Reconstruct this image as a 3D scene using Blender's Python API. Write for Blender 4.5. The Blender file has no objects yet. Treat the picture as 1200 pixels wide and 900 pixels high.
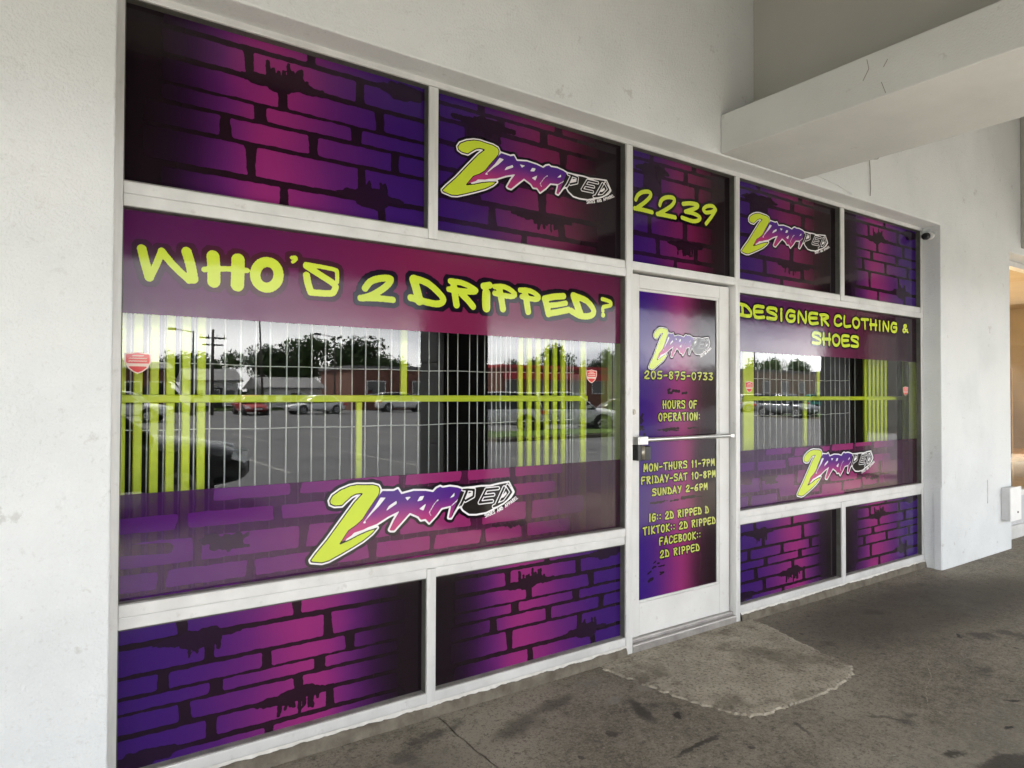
import bpy, bmesh, math, random
import numpy as np
from mathutils import Vector, Matrix
R_ = math.radians
random.seed(7)
scene = bpy.context.scene
COL = scene.collection

# ---------------------------------------------------------------- camera
cam_data = bpy.data.cameras.new("camera")
cam = bpy.data.objects.new("camera", cam_data)
COL.objects.link(cam)
YAW, PITCH, ROLL, FPX = 0.60492, 0.015426, 0.003569, 787.31
fw = Vector((math.sin(YAW)*math.cos(PITCH), math.cos(YAW)*math.cos(PITCH), math.sin(PITCH)))
rt = fw.cross(Vector((0, 0, 1))).normalized()
up = rt.cross(fw)
rt2 = rt*math.cos(ROLL) + up*math.sin(ROLL)
up2 = up*math.cos(ROLL) - rt*math.sin(ROLL)
M = Matrix((rt2, up2, -fw)).transposed().to_4x4()
M.translation = Vector((0, -2.74, 1.435))
cam.matrix_world = M
cam_data.sensor_fit = 'HORIZONTAL'
cam_data.sensor_width = 36.0
cam_data.lens = 36.0*FPX/1200.0
cam_data.clip_start = 0.05
cam_data.clip_end = 3000
scene.camera = cam

# ---------------------------------------------------------------- sky, sun, exposure
SUN_EL, SUN_AZ = R_(52), R_(205)          # azimuth measured from +y towards +x
world = bpy.data.worlds.new("World")
scene.world = world
world.use_nodes = True
wn = world.node_tree.nodes; wl = world.node_tree.links
wn.clear()
w_out = wn.new('ShaderNodeOutputWorld'); w_bg = wn.new('ShaderNodeBackground')
sky = wn.new('ShaderNodeTexSky'); sky.sky_type = 'NISHITA'; sky.sun_disc = False
sky.sun_elevation = SUN_EL; sky.sun_rotation = SUN_AZ
sky.air_density = 1.0; sky.dust_density = 2.0
tc = wn.new('ShaderNodeTexCoord'); mp = wn.new('ShaderNodeMapping')
mp.inputs['Scale'].default_value = (1.0, 1.0, 3.2)
nz = wn.new('ShaderNodeTexNoise'); nz.inputs['Scale'].default_value = 2.6; nz.inputs['Detail'].default_value = 8; nz.inputs['Roughness'].default_value = .55
rp = wn.new('ShaderNodeValToRGB')
rp.color_ramp.elements[0].position = .36; rp.color_ramp.elements[0].color = (2.8, 3.0, 3.5, 1)
rp.color_ramp.elements[1].position = .62; rp.color_ramp.elements[1].color = (9.5, 9.5, 9.4, 1)
mx = wn.new('ShaderNodeMix'); mx.data_type = 'RGBA'; mx.inputs[0].default_value = .86
wl.new(tc.outputs['Generated'], mp.inputs[0]); wl.new(mp.outputs[0], nz.inputs['Vector'])
wl.new(nz.outputs['Fac'], rp.inputs[0])
wl.new(sky.outputs[0], mx.inputs[6]); wl.new(rp.outputs[0], mx.inputs[7])
# cloud deck: bright towards the horizon, greyer overhead
spx = wn.new('ShaderNodeSeparateXYZ'); wl.new(tc.outputs['Generated'], spx.inputs[0])
el = wn.new('ShaderNodeMapRange'); el.interpolation_type = 'SMOOTHSTEP'
el.inputs[1].default_value = .068; el.inputs[2].default_value = .125; el.inputs[3].default_value = 1.2; el.inputs[4].default_value = .56
wl.new(spx.outputs[2], el.inputs[0])
mm = wn.new('ShaderNodeMix'); mm.data_type = 'RGBA'; mm.blend_type = 'MULTIPLY'; mm.inputs[0].default_value = 1
wl.new(mx.outputs[2], mm.inputs[6]); wl.new(el.outputs[0], mm.inputs[7])
wl.new(mm.outputs[2], w_bg.inputs['Color'])
w_bg.inputs['Strength'].default_value = 0.12
wl.new(w_bg.outputs[0], w_out.inputs[0])

sun_d = bpy.data.lights.new("sun", 'SUN')
sun_d.energy = 4.2; sun_d.angle = R_(18); sun_d.color = (1.0, .97, .925)
sun = bpy.data.objects.new("sun", sun_d); COL.objects.link(sun)
sdir = Vector((math.sin(SUN_AZ)*math.cos(SUN_EL), math.cos(SUN_AZ)*math.cos(SUN_EL), math.sin(SUN_EL)))
sun.rotation_euler = sdir.to_track_quat('Z', 'Y').to_euler()
sun.location = (-10, -30, 40)

scene.view_settings.view_transform = 'Standard'
scene.view_settings.look = 'None'
scene.view_settings.gamma = 1.0
scene.view_settings.exposure = 3.25
scene.cycles.max_bounces = 12
scene.cycles.diffuse_bounces = 5
scene.cycles.transparent_max_bounces = 16

# ---------------------------------------------------------------- helpers
def tag(o, label=None, cat=None, group=None, kind=None):
    if label: o['label'] = label
    if cat: o['category'] = cat
    if group: o['group'] = group
    if kind: o['kind'] = kind
    return o

def empty(name, loc=(0, 0, 0), rz=0, label=None, cat=None, group=None):
    o = bpy.data.objects.new(name, None); COL.objects.link(o)
    o.location = loc; o.rotation_euler = (0, 0, rz)
    o.empty_display_size = .2
    return tag(o, label, cat, group)

class MB:
    """collects shapes, then builds ONE mesh object"""
    def __init__(s): s.v = []; s.f = []; s.m = []; s.sm = []
    def add(s, vs, fs, mi=0, smooth=False):
        b = len(s.v); s.v += [tuple(v) for v in vs]
        for f in fs: s.f.append([b+i for i in f]); s.m.append(mi); s.sm.append(smooth)
        return s
    def box(s, x0, x1, y0, y1, z0, z1, mi=0):
        return s.add([(x0,y0,z0),(x1,y0,z0),(x1,y1,z0),(x0,y1,z0),(x0,y0,z1),(x1,y0,z1),(x1,y1,z1),(x0,y1,z1)],
              [(0,3,2,1),(4,5,6,7),(0,1,5,4),(1,2,6,5),(2,3,7,6),(3,0,4,7)], mi)
    def cyl(s, p0, p1, r0, r1=None, n=12, mi=0, caps=True):
        r1 = r0 if r1 is None else r1
        p0 = Vector(p0); p1 = Vector(p1); d = (p1-p0).normalized()
        a = d.orthogonal().normalized(); b = d.cross(a)
        vs = []
        for p, r in ((p0, r0), (p1, r1)):
            for i in range(n):
                t = 2*math.pi*i/n; vs.append(p + a*r*math.cos(t) + b*r*math.sin(t))
        k = len(s.v); s.v += [tuple(v) for v in vs]
        for i in range(n):
            j = (i+1) % n
            s.f.append([k+i, k+j, k+n+j, k+n+i]); s.m.append(mi); s.sm.append(True)
        if caps:
            s.f.append([k+i for i in range(n)][::-1]); s.m.append(mi); s.sm.append(False)
            s.f.append([k+n+i for i in range(n)]); s.m.append(mi); s.sm.append(False)
        return s
    def tube(s, pts, r, n=6, mi=0):
        for a, b in zip(pts, pts[1:]): s.cyl(a, b, r, n=n, mi=mi)
        return s
    def build(s, name, mats, parent=None, bevel=0, seg=2):
        me = bpy.data.meshes.new(name)
        me.from_pydata(s.v, [], s.f)
        for m in (mats if isinstance(mats, (list, tuple)) else [mats]): me.materials.append(m)
        me.polygons.foreach_set('material_index', s.m)
        me.polygons.foreach_set('use_smooth', s.sm)
        me.update()
        o = bpy.data.objects.new(name, me); COL.objects.link(o)
        if parent: o.parent = parent
        if bevel:
            b = o.modifiers.new('bevel', 'BEVEL'); b.width = bevel; b.segments = seg; b.limit_method = 'ANGLE'
        return o

def copy_tree(o, parent=None):
    c = o.copy(); COL.objects.link(c); c.parent = parent
    for ch in list(o.children): copy_tree(ch, c)
    return c

# ---------------------------------------------------------------- materials
def new_mat(name):
    m = bpy.data.materials.new(name); m.use_nodes = True
    nt = m.node_tree; b = nt.nodes['Principled BSDF']
    return m, nt, nt.nodes, nt.links, b

def noise_mat(name, c1, c2, scale=8, detail=8, rough=.7, bump=0, bscale=None, spec=.5, metal=0, lo=.3, hi=.7, stretch=None, rough2=None, dist=.01, nr=.6):
    m, nt, N, L, b = new_mat(name)
    t = N.new('ShaderNodeTexCoord'); mp = N.new('ShaderNodeMapping')
    if stretch: mp.inputs['Scale'].default_value = stretch
    L.new(t.outputs['Object'], mp.inputs[0])
    n = N.new('ShaderNodeTexNoise'); n.inputs['Scale'].default_value = scale; n.inputs['Detail'].default_value = detail; n.inputs['Roughness'].default_value = nr
    L.new(mp.outputs[0], n.inputs['Vector'])
    r = N.new('ShaderNodeValToRGB'); r.color_ramp.elements[0].position = lo; r.color_ramp.elements[1].position = hi
    r.color_ramp.elements[0].color = (*c1, 1); r.color_ramp.elements[1].color = (*c2, 1)
    L.new(n.outputs['Fac'], r.inputs[0]); L.new(r.outputs[0], b.inputs['Base Color'])
    b.inputs['Roughness'].default_value = rough; b.inputs['Specular IOR Level'].default_value = spec; b.inputs['Metallic'].default_value = metal
    if rough2 is not None:
        mr = N.new('ShaderNodeMapRange'); mr.inputs[3].default_value = rough; mr.inputs[4].default_value = rough2
        L.new(n.outputs['Fac'], mr.inputs[0]); L.new(mr.outputs[0], b.inputs['Roughness'])
    if bump:
        n2 = N.new('ShaderNodeTexNoise'); n2.inputs['Scale'].default_value = bscale or scale*8; n2.inputs['Detail'].default_value = 5
        L.new(t.outputs['Object'], n2.inputs['Vector'])
        bp = N.new('ShaderNodeBump'); bp.inputs['Strength'].default_value = bump; bp.inputs['Distance'].default_value = dist
        L.new(n2.outputs['Fac'], bp.inputs['Height']); L.new(bp.outputs[0], b.inputs['Normal'])
    return m

def add_dirt(mat, scale, lo, hi, col, amount, zfade=None):
    """multiplies an extra stain layer over a noise_mat material (marks with shapes of their own)"""
    N = mat.node_tree.nodes; L = mat.node_tree.links; b = N['Principled BSDF']
    src = b.inputs['Base Color'].links[0].from_socket
    t = N.new('ShaderNodeTexCoord')
    n = N.new('ShaderNodeTexNoise'); n.inputs['Scale'].default_value = scale; n.inputs['Detail'].default_value = 6; n.inputs['Roughness'].default_value = .65
    L.new(t.outputs['Object'], n.inputs['Vector'])
    mr = N.new('ShaderNodeMapRange'); mr.inputs[1].default_value = lo; mr.inputs[2].default_value = hi; mr.inputs[3].default_value = 0; mr.inputs[4].default_value = amount
    L.new(n.outputs['Fac'], mr.inputs[0])
    mx = N.new('ShaderNodeMix'); mx.data_type = 'RGBA'
    fac = mr.outputs[0]
    if zfade:
        sp = N.new('ShaderNodeSeparateXYZ'); L.new(t.outputs['Object'], sp.inputs[0])
        m2 = N.new('ShaderNodeMapRange'); m2.inputs[1].default_value = zfade[0]; m2.inputs[2].default_value = zfade[1]; m2.inputs[3].default_value = 1; m2.inputs[4].default_value = 0
        L.new(sp.outputs[2], m2.inputs[0])
        mu = N.new('ShaderNodeMath'); mu.operation = 'MULTIPLY'; L.new(fac, mu.inputs[0]); L.new(m2.outputs[0], mu.inputs[1]); fac = mu.outputs[0]
    L.new(fac, mx.inputs[0]); L.new(src, mx.inputs[6]); mx.inputs[7].default_value = (*col, 1)
    L.new(mx.outputs[2], b.inputs['Base Color'])

M_ = {}
M_['stucco'] = noise_mat('stucco', (.61,.63,.635), (.705,.725,.73), 2.2, 8, .85, .7, 110, .25, dist=.006)
add_dirt(M_['stucco'], 9, .64, .70, (.36,.34,.31), .45)
add_dirt(M_['stucco'], 38, .60, .68, (.40,.39,.37), .22)
add_dirt(M_['stucco'], 1.1, .48, .62, (.66,.67,.66), .5)
add_dirt(M_['stucco'], 2.3, .5, .75, (.55,.54,.5), .4, (0.0, .5))
M_['underside'] = noise_mat('dark_fascia_back', (.07,.068,.06), (.10,.096,.085), 1.8, 6, .85, .3, 90, .2, dist=.005)
M_['ceil'] = noise_mat('dim_ceiling', (.55,.54,.50), (.62,.61,.57), 1.2, 6, .85, .3, 90, .2, dist=.005)
M_['soffit'] = noise_mat('soffit_paint', (.55,.565,.56), (.63,.645,.64), 1.8, 8, .85, .5, 120, .25, dist=.006)
add_dirt(M_['soffit'], 7, .66, .72, (.3,.28,.25), .4)
M_['bulk'] = noise_mat('bulkhead_paint', (.36,.36,.335), (.41,.405,.375), 1.5, 8, .85, .3, 120, .25, dist=.005)
M_['alu'] = noise_mat('white_aluminium', (.54,.54,.525), (.72,.715,.70), 3, 8, .40, .08, 60, .5, metal=.22, stretch=(1.5,8,1.5), rough2=.55, dist=.002)
add_dirt(M_['alu'], 14, .60, .70, (.38,.36,.33), .45)
M_['alu_v'] = noise_mat('white_aluminium_upright', (.54,.54,.525), (.72,.715,.70), 3, 8, .40, .08, 60, .5, metal=.22, stretch=(8,8,.8), rough2=.55, dist=.002)
add_dirt(M_['alu_v'], 14, .60, .70, (.38,.36,.33), .45)
M_['door_alu'] = noise_mat('door_aluminium', (.60,.595,.575), (.70,.695,.675), 4, 8, .38, .06, 60, .5, rough2=.5, dist=.002)
add_dirt(M_['door_alu'], 22, .61, .70, (.42,.40,.37), .5)
M_['thresh'] = noise_mat('threshold_metal', (.33,.31,.30), (.5,.48,.46), 12, 6, .4, .1, 80, .5, metal=.6, stretch=(1,10,1))
M_['gasket'] = noise_mat('dark_glazing_pocket', (.055,.055,.045), (.10,.098,.085), 20, 6, .5, .1, 60)  # dark liner colour stands in for shade on the frame sides
M_['sillpocket'] = noise_mat('dusty_glazing_pocket', (.16,.15,.14), (.30,.285,.265), 14, 8, .7, .1, 60)  # greyer than the frame: shade of the ledge put into the colour
M_['curb'] = noise_mat('curb_concrete', (.085,.073,.056), (.20,.176,.14), 9, 10, .9, .6, 60, .2, dist=.01)
M_['caulk'] = noise_mat('ragged_white_paint', (.50,.48,.44), (.66,.64,.60), 20, 5, .6, .3, 60)
M_['chrome'] = noise_mat('brushed_metal', (.62,.62,.60), (.72,.72,.70), 30, 4, .28, 0, metal=.9, stretch=(1,1,20))
M_['black'] = noise_mat('black_metal', (.012,.012,.012), (.03,.03,.03), 30, 4, .35)
M_['brass'] = noise_mat('worn_lock_metal', (.30,.27,.22), (.42,.39,.33), 40, 4, .35, metal=.8)
M_['lime'] = noise_mat('lime_paint', (.68,.78,.015), (.74,.84,.03), 12, 5, .45)
M_['rod'] = noise_mat('white_rod', (.75,.75,.73), (.82,.82,.80), 20, 3, .4)
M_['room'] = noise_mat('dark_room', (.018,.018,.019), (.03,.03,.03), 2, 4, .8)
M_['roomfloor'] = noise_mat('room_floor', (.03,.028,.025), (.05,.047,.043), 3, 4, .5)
M_['palepost'] = noise_mat('pale_post', (.5,.52,.48), (.58,.6,.56), 5, 4, .5)
M_['plastic'] = noise_mat('white_plastic', (.74,.74,.73), (.80,.80,.79), 10, 4, .45)
M_['plasticgrey'] = noise_mat('grey_plastic', (.50,.50,.50), (.58,.58,.58), 10, 4, .5)
M_['wire'] = noise_mat('old_wire', (.16,.15,.13), (.25,.23,.2), 40, 3, .6)

DKS = (.026,.022,.017)
STAINS2 = [(2.28,-.50,.16,.05,70,DKS,.8,.6),(2.25,-.36,.07,.04,20,(.23,.22,.19),.6,.5),(2.47,-.33,.06,.04,0,(.25,.24,.2),.55,.5),(2.383,-.631,.045,.035,30,(.01,.009,.008),.85,.5),
 (2.255,-.85,.23,.022,3,DKS,.85,.7),(3.83,-1.43,.05,.014,-30,(.012,.01,.008),.9,.5),(3.506,-1.538,.05,.014,-15,(.012,.01,.008),.9,.5),(3.07,-1.49,.07,.03,0,DKS,.85,.6),(3.25,-1.70,.30,.09,-20,DKS,.8,.3),
 (2.28,-.14,.10,.05,0,(.2,.19,.16),.5,.6),(2.02,-.58,.05,.03,40,DKS,.7,.6),(1.72,-.30,.22,.09,20,(.036,.031,.025),.6,.7),(2.0,-.22,.2,.06,10,(.036,.031,.025),.6,.7),(2.75,-1.02,.09,.02,60,DKS,.6,.6),(3.15,-1.18,.12,.02,-40,DKS,.5,.6),(5.2,-1.3,.1,.03,10,DKS,.6,.6),(4.6,-.9,.05,.02,50,(.012,.01,.008),.8,.5),(5.9,-.95,.07,.02,-20,(.2,.19,.16),.6,.5)]
STAINS = [(4.9,-.50,2.2,.60,-6,(.050,.042,.031),.75,.7),(6.6,-.9,1.5,.6,-10,(.052,.045,.034),.5,.8),(3.2,-1.6,1.4,.35,0,(.20,.185,.15),.40,.8),(1.2,-.35,.5,.16,0,(.17,.155,.125),.4,.8)]
STAINS += STAINS2
def concrete():
    m, nt, N, L, b = new_mat('walkway_concrete')
    t = N.new('ShaderNodeTexCoord')
    def noise(sc, det=8, ro=.6, vec=None, dim=None):
        n = N.new('ShaderNodeTexNoise'); n.inputs['Scale'].default_value = sc; n.inputs['Detail'].default_value = det; n.inputs['Roughness'].default_value = ro
        L.new(vec or t.outputs['Object'], n.inputs['Vector']); return n.outputs['Fac']
    def ramp(src, stops):
        r = N.new('ShaderNodeValToRGB'); L.new(src, r.inputs[0]); e = r.color_ramp.elements
        e[0].position, e[0].color = stops[0][0], (*stops[0][1], 1); e[1].position, e[1].color = stops[-1][0], (*stops[-1][1], 1)
        for p, c in stops[1:-1]: x = e.new(p); x.color = (*c, 1)
        return r.outputs[0]
    def mix(f, a, c, bt='MIX'):
        x = N.new('ShaderNodeMix'); x.data_type = 'RGBA'; x.blend_type = bt
        if isinstance(f, float): x.inputs[0].default_value = f
        else: L.new(f, x.inputs[0])
        for i, s in ((6, a), (7, c)):
            if isinstance(s, tuple): x.inputs[i].default_value = (*s, 1)
            else: L.new(s, x.inputs[i])
        return x.outputs[2]
    def mapr(src, a, bb, lo=0., hi=1.):
        x = N.new('ShaderNodeMapRange'); x.interpolation_type = 'SMOOTHSTEP'
        for i, v in ((1, a), (2, bb), (3, lo), (4, hi)): x.inputs[i].default_value = v
        L.new(src, x.inputs[0]); return x.outputs[0]
    big = noise(.9, 9, .62); med = noise(5.5, 12, .78); fine = noise(70, 8, .85); grit = noise(260, 4, .8)
    base = ramp(big, [(.34, (.070,.059,.043)), (.46, (.13,.112,.085)), (.55, (.21,.185,.145)), (.66, (.32,.285,.228))])
    base = mix(mapr(med, .35, .72, 0., .65), base, (.28,.25,.198))
    speck = noise(26, 5, .9); base = mix(mapr(speck, .51, .60, 0., .6), base, (.26,.235,.185)); base = mix(mapr(speck, .48, .39, 0., .65), base, (.066,.057,.043))
    base = mix(mapr(fine, .515, .60, 0., .65), base, (.30,.272,.22))
    base = mix(mapr(fine, .475, .39, 0., .7), base, (.042,.036,.027))
    # dark oily stains
    st = noise(2.3, 6, .6)
    base = mix(mapr(st, .60, .68, 0., .65), base, (.034,.03,.024))
    # chewing-gum sized spots
    vo = N.new('ShaderNodeTexVoronoi'); vo.inputs['Scale'].default_value = 5.2; vo.inputs['Randomness'].default_value = 1
    wv = N.new('ShaderNodeMix'); wv.data_type = 'RGBA'; wv.inputs[0].default_value = .04
    n3 = N.new('ShaderNodeTexNoise'); n3.inputs['Scale'].default_value = 12
    L.new(t.outputs['Object'], n3.inputs['Vector'])
    L.new(t.outputs['Object'], wv.inputs[6]); L.new(n3.outputs['Color'], wv.inputs[7]); L.new(wv.outputs[2], vo.inputs['Vector'])
    base = mix(mapr(vo.outputs['Distance'], .095, .05, 0., .75), base, (.05,.043,.035))
    vo2 = N.new('ShaderNodeTexVoronoi'); vo2.inputs['Scale'].default_value = 9.5; L.new(wv.outputs[2], vo2.inputs['Vector'])
    base = mix(mapr(vo2.outputs['Distance'], .06, .03, 0., .6), base, (.42,.40,.35))
    base = mix(mapr(grit, .55, .66, 0., .5), base, (.28,.262,.22)); base = mix(mapr(grit, .40, .28, 0., .6), base, (.02,.018,.014))
    # marks with a place and a shape of their own: damp patches, smears, scuffs
    spx = N.new('ShaderNodeVectorMath'); spx.operation = 'MULTIPLY_ADD'; n4 = N.new('ShaderNodeTexNoise'); n4.inputs['Scale'].default_value = 9; n4.inputs['Detail'].default_value = 7; n4.inputs['Roughness'].default_value = .7
    L.new(t.outputs['Object'], n4.inputs['Vector']); L.new(n4.outputs['Color'], spx.inputs[0]); spx.inputs[1].default_value = (.13,.13,0); L.new(t.outputs['Object'], spx.inputs[2])
    for (sx_, sy_, rx, ry, an, c, am, soft) in STAINS:
        mpn = N.new('ShaderNodeMapping'); mpn.vector_type = 'TEXTURE'
        mpn.inputs['Location'].default_value = (sx_+.065, sy_+.065, 0); mpn.inputs['Rotation'].default_value = (0, 0, math.radians(an)); mpn.inputs['Scale'].default_value = (rx, ry, 1000)
        L.new(spx.outputs[0], mpn.inputs[0]); ln = N.new('ShaderNodeVectorMath'); ln.operation = 'LENGTH'; L.new(mpn.outputs[0], ln.inputs[0])
        base = mix(mapr(ln.outputs['Value'], 1.0, 1.0-soft, 0., am), base, c)
    L.new(base, b.inputs['Base Color'])
    L.new(mapr(big, .3, .7, .62, .9), b.inputs['Roughness'])
    b.inputs['Specular IOR Level'].default_value = .3
    bp = N.new('ShaderNodeBump'); bp.inputs['Strength'].default_value = .55; bp.inputs['Distance'].default_value = .006
    ad = N.new('ShaderNodeMath'); ad.operation = 'ADD'; L.new(fine, ad.inputs[0]); L.new(med, ad.inputs[1])
    L.new(ad.outputs[0], bp.inputs['Height']); L.new(bp.outputs[0], b.inputs['Normal'])
    return m
M_['concrete'] = concrete()
M_['apron'] = noise_mat('apron_concrete', (.23,.202,.157), (.44,.40,.315), 4.0, 14, .9, .9, 90, .2, dist=.006, lo=.28, hi=.72, nr=.72)
add_dirt(M_['apron'], 6, .55, .68, (.12,.10,.08), .7)
add_dirt(M_['apron'], 45, .53, .62, (.42,.39,.33), .55)
add_dirt(M_['apron'], 60, .52, .60, (.05,.043,.032), .5)
add_dirt(M_['apron'], 2.6, .50, .62, (.09,.078,.058), .6)
M_['asphalt'] = noise_mat('asphalt', (.075,.076,.08), (.12,.12,.12), .35, 10, .9, .5, 40, .3)
M_['paintline'] = noise_mat('lane_paint', (.15,.15,.145), (.28,.28,.26), 3, 6, .8)
M_['grass'] = noise_mat('grass', (.04,.075,.015), (.08,.125,.03), 2, 8, .9, .8, 30, .2)
M_['earth'] = noise_mat('far_ground', (.05,.07,.03), (.09,.10,.05), .05, 8, .95)
M_['pillar'] = noise_mat('dark_block', (.030,.032,.033), (.055,.057,.058), 5, 8, .8, .5, 40, .3)

def glass_mat(name, tint=(.975,.99,.98), ior=1.72):
    m = bpy.data.materials.new(name); m.use_nodes = True
    N = m.node_tree.nodes; L = m.node_tree.links; N.clear()
    o = N.new('ShaderNodeOutputMaterial'); mx = N.new('ShaderNodeMixShader')
    tr = N.new('ShaderNodeBsdfTransparent'); tr.inputs[0].default_value = (*tint, 1)
    gl = N.new('ShaderNodeBsdfGlossy'); gl.inputs['Roughness'].default_value = .004; gl.inputs[0].default_value = (1,1,1,1)
    fr = N.new('ShaderNodeFresnel'); fr.inputs[0].default_value = ior
    L.new(fr.outputs[0], mx.inputs[0]); L.new(tr.outputs[0], mx.inputs[1]); L.new(gl.outputs[0], mx.inputs[2])
    # gentle waviness of real plate glass
    t = N.new('ShaderNodeTexCoord'); n = N.new('ShaderNodeTexNoise'); n.inputs['Scale'].default_value = 1.6; n.inputs['Detail'].default_value = 1
    L.new(t.outputs['Object'], n.inputs['Vector'])
    bp = N.new('ShaderNodeBump'); bp.inputs['Strength'].default_value = .035; bp.inputs['Distance'].default_value = .01
    L.new(n.outputs['Fac'], bp.inputs['Height']); L.new(bp.outputs[0], gl.inputs['Normal'])
    L.new(mx.outputs[0], o.inputs[0])
    return m
M_['glass'] = glass_mat('window_glass')
def clear_mat(name, tint):
    m = bpy.data.materials.new(name); m.use_nodes = True
    N = m.node_tree.nodes; L = m.node_tree.links; N.clear()
    o = N.new('ShaderNodeOutputMaterial'); tr = N.new('ShaderNodeBsdfTransparent'); tr.inputs[0].default_value = (*tint, 1)
    L.new(tr.outputs[0], o.inputs[0]); return m
M_['glassback'] = clear_mat('window_glass_inner', (.97,.985,.98))

INK = .49
def film(name, stops, axis=0, see=.0, rough=.07, wobble=.12, vstops=None, dark=None, nscale=(2.5,1.2,1)):
    """printed vinyl: colour follows the print's own u or v, uneven like airbrush; see = share of light let through by the perforated film"""
    k_ = .86 if ('lime' in name or 'white' in name or 'cream' in name or 'red' in name) else (.8 if 'word' in name else INK)
    stops = [(p, tuple(v*k_ for v in c)) for p, c in stops]
    m, nt, N, L, b = new_mat(name)
    uv = N.new('ShaderNodeUVMap'); uv.uv_map = 'print'
    sp = N.new('ShaderNodeSeparateXYZ'); L.new(uv.outputs[0], sp.inputs[0])
    t = N.new('ShaderNodeTexCoord')
    n = N.new('ShaderNodeTexNoise'); n.inputs['Scale'].default_value = 1.6; n.inputs['Detail'].default_value = 3
    mp = N.new('ShaderNodeMapping'); mp.inputs['Scale'].default_value = nscale
    L.new(uv.outputs[0], mp.inputs[0]); L.new(mp.outputs[0], n.inputs['Vector'])
    ma = N.new('ShaderNodeMath'); ma.operation = 'MULTIPLY_ADD'; ma.inputs[1].default_value = wobble
    L.new(n.outputs['Fac'], ma.inputs[0]); L.new(sp.outputs[axis], ma.inputs[2])
    sb = N.new('ShaderNodeMath'); sb.operation = 'SUBTRACT'; sb.inputs[1].default_value = wobble/2; L.new(ma.outputs[0], sb.inputs[0])
    r = N.new('ShaderNodeValToRGB'); r.color_ramp.interpolation = 'B_SPLINE' if len(stops) > 3 else 'EASE'
    e = r.color_ramp.elements; e[0].position, e[0].color = stops[0][0], (*stops[0][1], 1); e[1].position, e[1].color = stops[-1][0], (*stops[-1][1], 1)
    for p, c in stops[1:-1]: x = e.new(p); x.color = (*c, 1)
    L.new(sb.outputs[0], r.inputs[0]); out = r.outputs[0]
    L.new(out, b.inputs['Base Color'])
    b.inputs['Roughness'].default_value = rough; b.inputs['Specular IOR Level'].default_value = .32
    nb_ = N.new('ShaderNodeTexNoise'); nb_.inputs['Scale'].default_value = 7; nb_.inputs['Detail'].default_value = 3; L.new(t.outputs['Object'], nb_.inputs['Vector'])
    bp_ = N.new('ShaderNodeBump'); bp_.inputs['Strength'].default_value = .06; bp_.inputs['Distance'].default_value = .01; L.new(nb_.outputs['Fac'], bp_.inputs['Height']); L.new(bp_.outputs[0], b.inputs['Normal'])
    if see > 0:
        mo = N['Material Output']; ms = N.new('ShaderNodeMixShader'); tr = N.new('ShaderNodeBsdfTransparent')
        ms.inputs[0].default_value = see
        L.new(b.outputs[0], ms.inputs[1]); L.new(tr.outputs[0], ms.inputs[2]); L.new(ms.outputs[0], mo.inputs[0])
    return m

BLUE = (.072,.018,.24); PURP = (.20,.030,.26); MAG = (.50,.045,.29); PINK = (.52,.05,.24); DK = (.022,.012,.018); DKP = (.05,.018,.04)
M_['fA'] = film('print_bricks_blue_to_magenta_to_black', [(0,BLUE),(.18,BLUE),(.38,PURP),(.52,MAG),(.62,MAG),(.70,PURP),(.80,(.05,.012,.07)),(.9,DK),(1,DK)])
M_['fAb'] = film('print_backing_black', [(0,(.022,.010,.03)),(.4,(.035,.012,.028)),(.62,(.045,.014,.03)),(.8,DK),(1,DK)])
M_['fB'] = film('print_bricks_logo_panel', [(0,BLUE),(.15,BLUE),(.3,(.13,.022,.2)),(.48,(.33,.03,.17)),(.62,(.27,.024,.11)),(.75,(.07,.012,.035)),(.88,DK),(1,DK)])
M_['fBb'] = film('print_backing_logo_panel', [(0,(.03,.012,.06)),(.4,(.05,.014,.045)),(.62,(.05,.014,.03)),(.8,DK),(1,DK)])
M_['fC'] = film('print_bricks_big_window', [(0,(.13,.022,.27)),(.18,(.20,.028,.28)),(.38,(.40,.045,.30)),(.52,(.54,.05,.27)),(.66,(.52,.05,.25)),(.78,(.24,.035,.19)),(.88,(.09,.024,.10)),(1,(.06,.02,.06))], see=.12)
M_['fCb'] = film('print_backing_big_window', [(0,(.075,.016,.14)),(.3,(.11,.02,.11)),(.55,(.15,.02,.085)),(.8,(.10,.02,.07)),(1,(.06,.02,.045))], see=.16)
M_['fT'] = film('print_header_band', [(0,(.17,.026,.17)),(.18,(.23,.03,.17)),(.4,(.34,.032,.15)),(.55,(.40,.036,.14)),(.75,(.32,.032,.13)),(1,(.19,.028,.10))], see=.10)
M_['fT2'] = film('print_header_band_small', [(0,(.10,.03,.17)),(.2,(.16,.034,.16)),(.45,(.26,.035,.12)),(.6,(.21,.035,.10)),(.8,(.07,.022,.05)),(1,(.03,.016,.025))], see=.06)
M_['fD'] = film('print_door', [(0,(.06,.02,.32)),(.18,(.09,.024,.32)),(.36,(.28,.035,.28)),(.5,(.50,.05,.28)),(.6,(.44,.045,.22)),(.72,(.12,.024,.07)),(.85,(.035,.014,.022)),(1,(.03,.014,.02))], wobble=.2, nscale=(1.5,2.2,1), see=.03)
M_['splat'] = film('print_splatter', [(0,(.03,.012,.045)),(.5,(.04,.012,.03)),(1,DK)])
M_['splatC'] = film('print_splatter_big', [(0,(.05,.016,.09)),(.5,(.06,.018,.04)),(1,DK)], see=.05)
M_['shadow'] = film('print_letter_shadow', [(0,(.085,.028,.075)),(.5,(.13,.026,.055)),(1,(.09,.025,.05))])
M_['shadowd'] = film('print_letter_shadow_dark', [(0,(.02,.01,.03)),(1,(.015,.008,.012))])
M_['limeprint'] = film('print_lime', [(0,(.59,.72,.05)),(1,(.67,.79,.07))], wobble=.6, nscale=(9,9,1))
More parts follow.
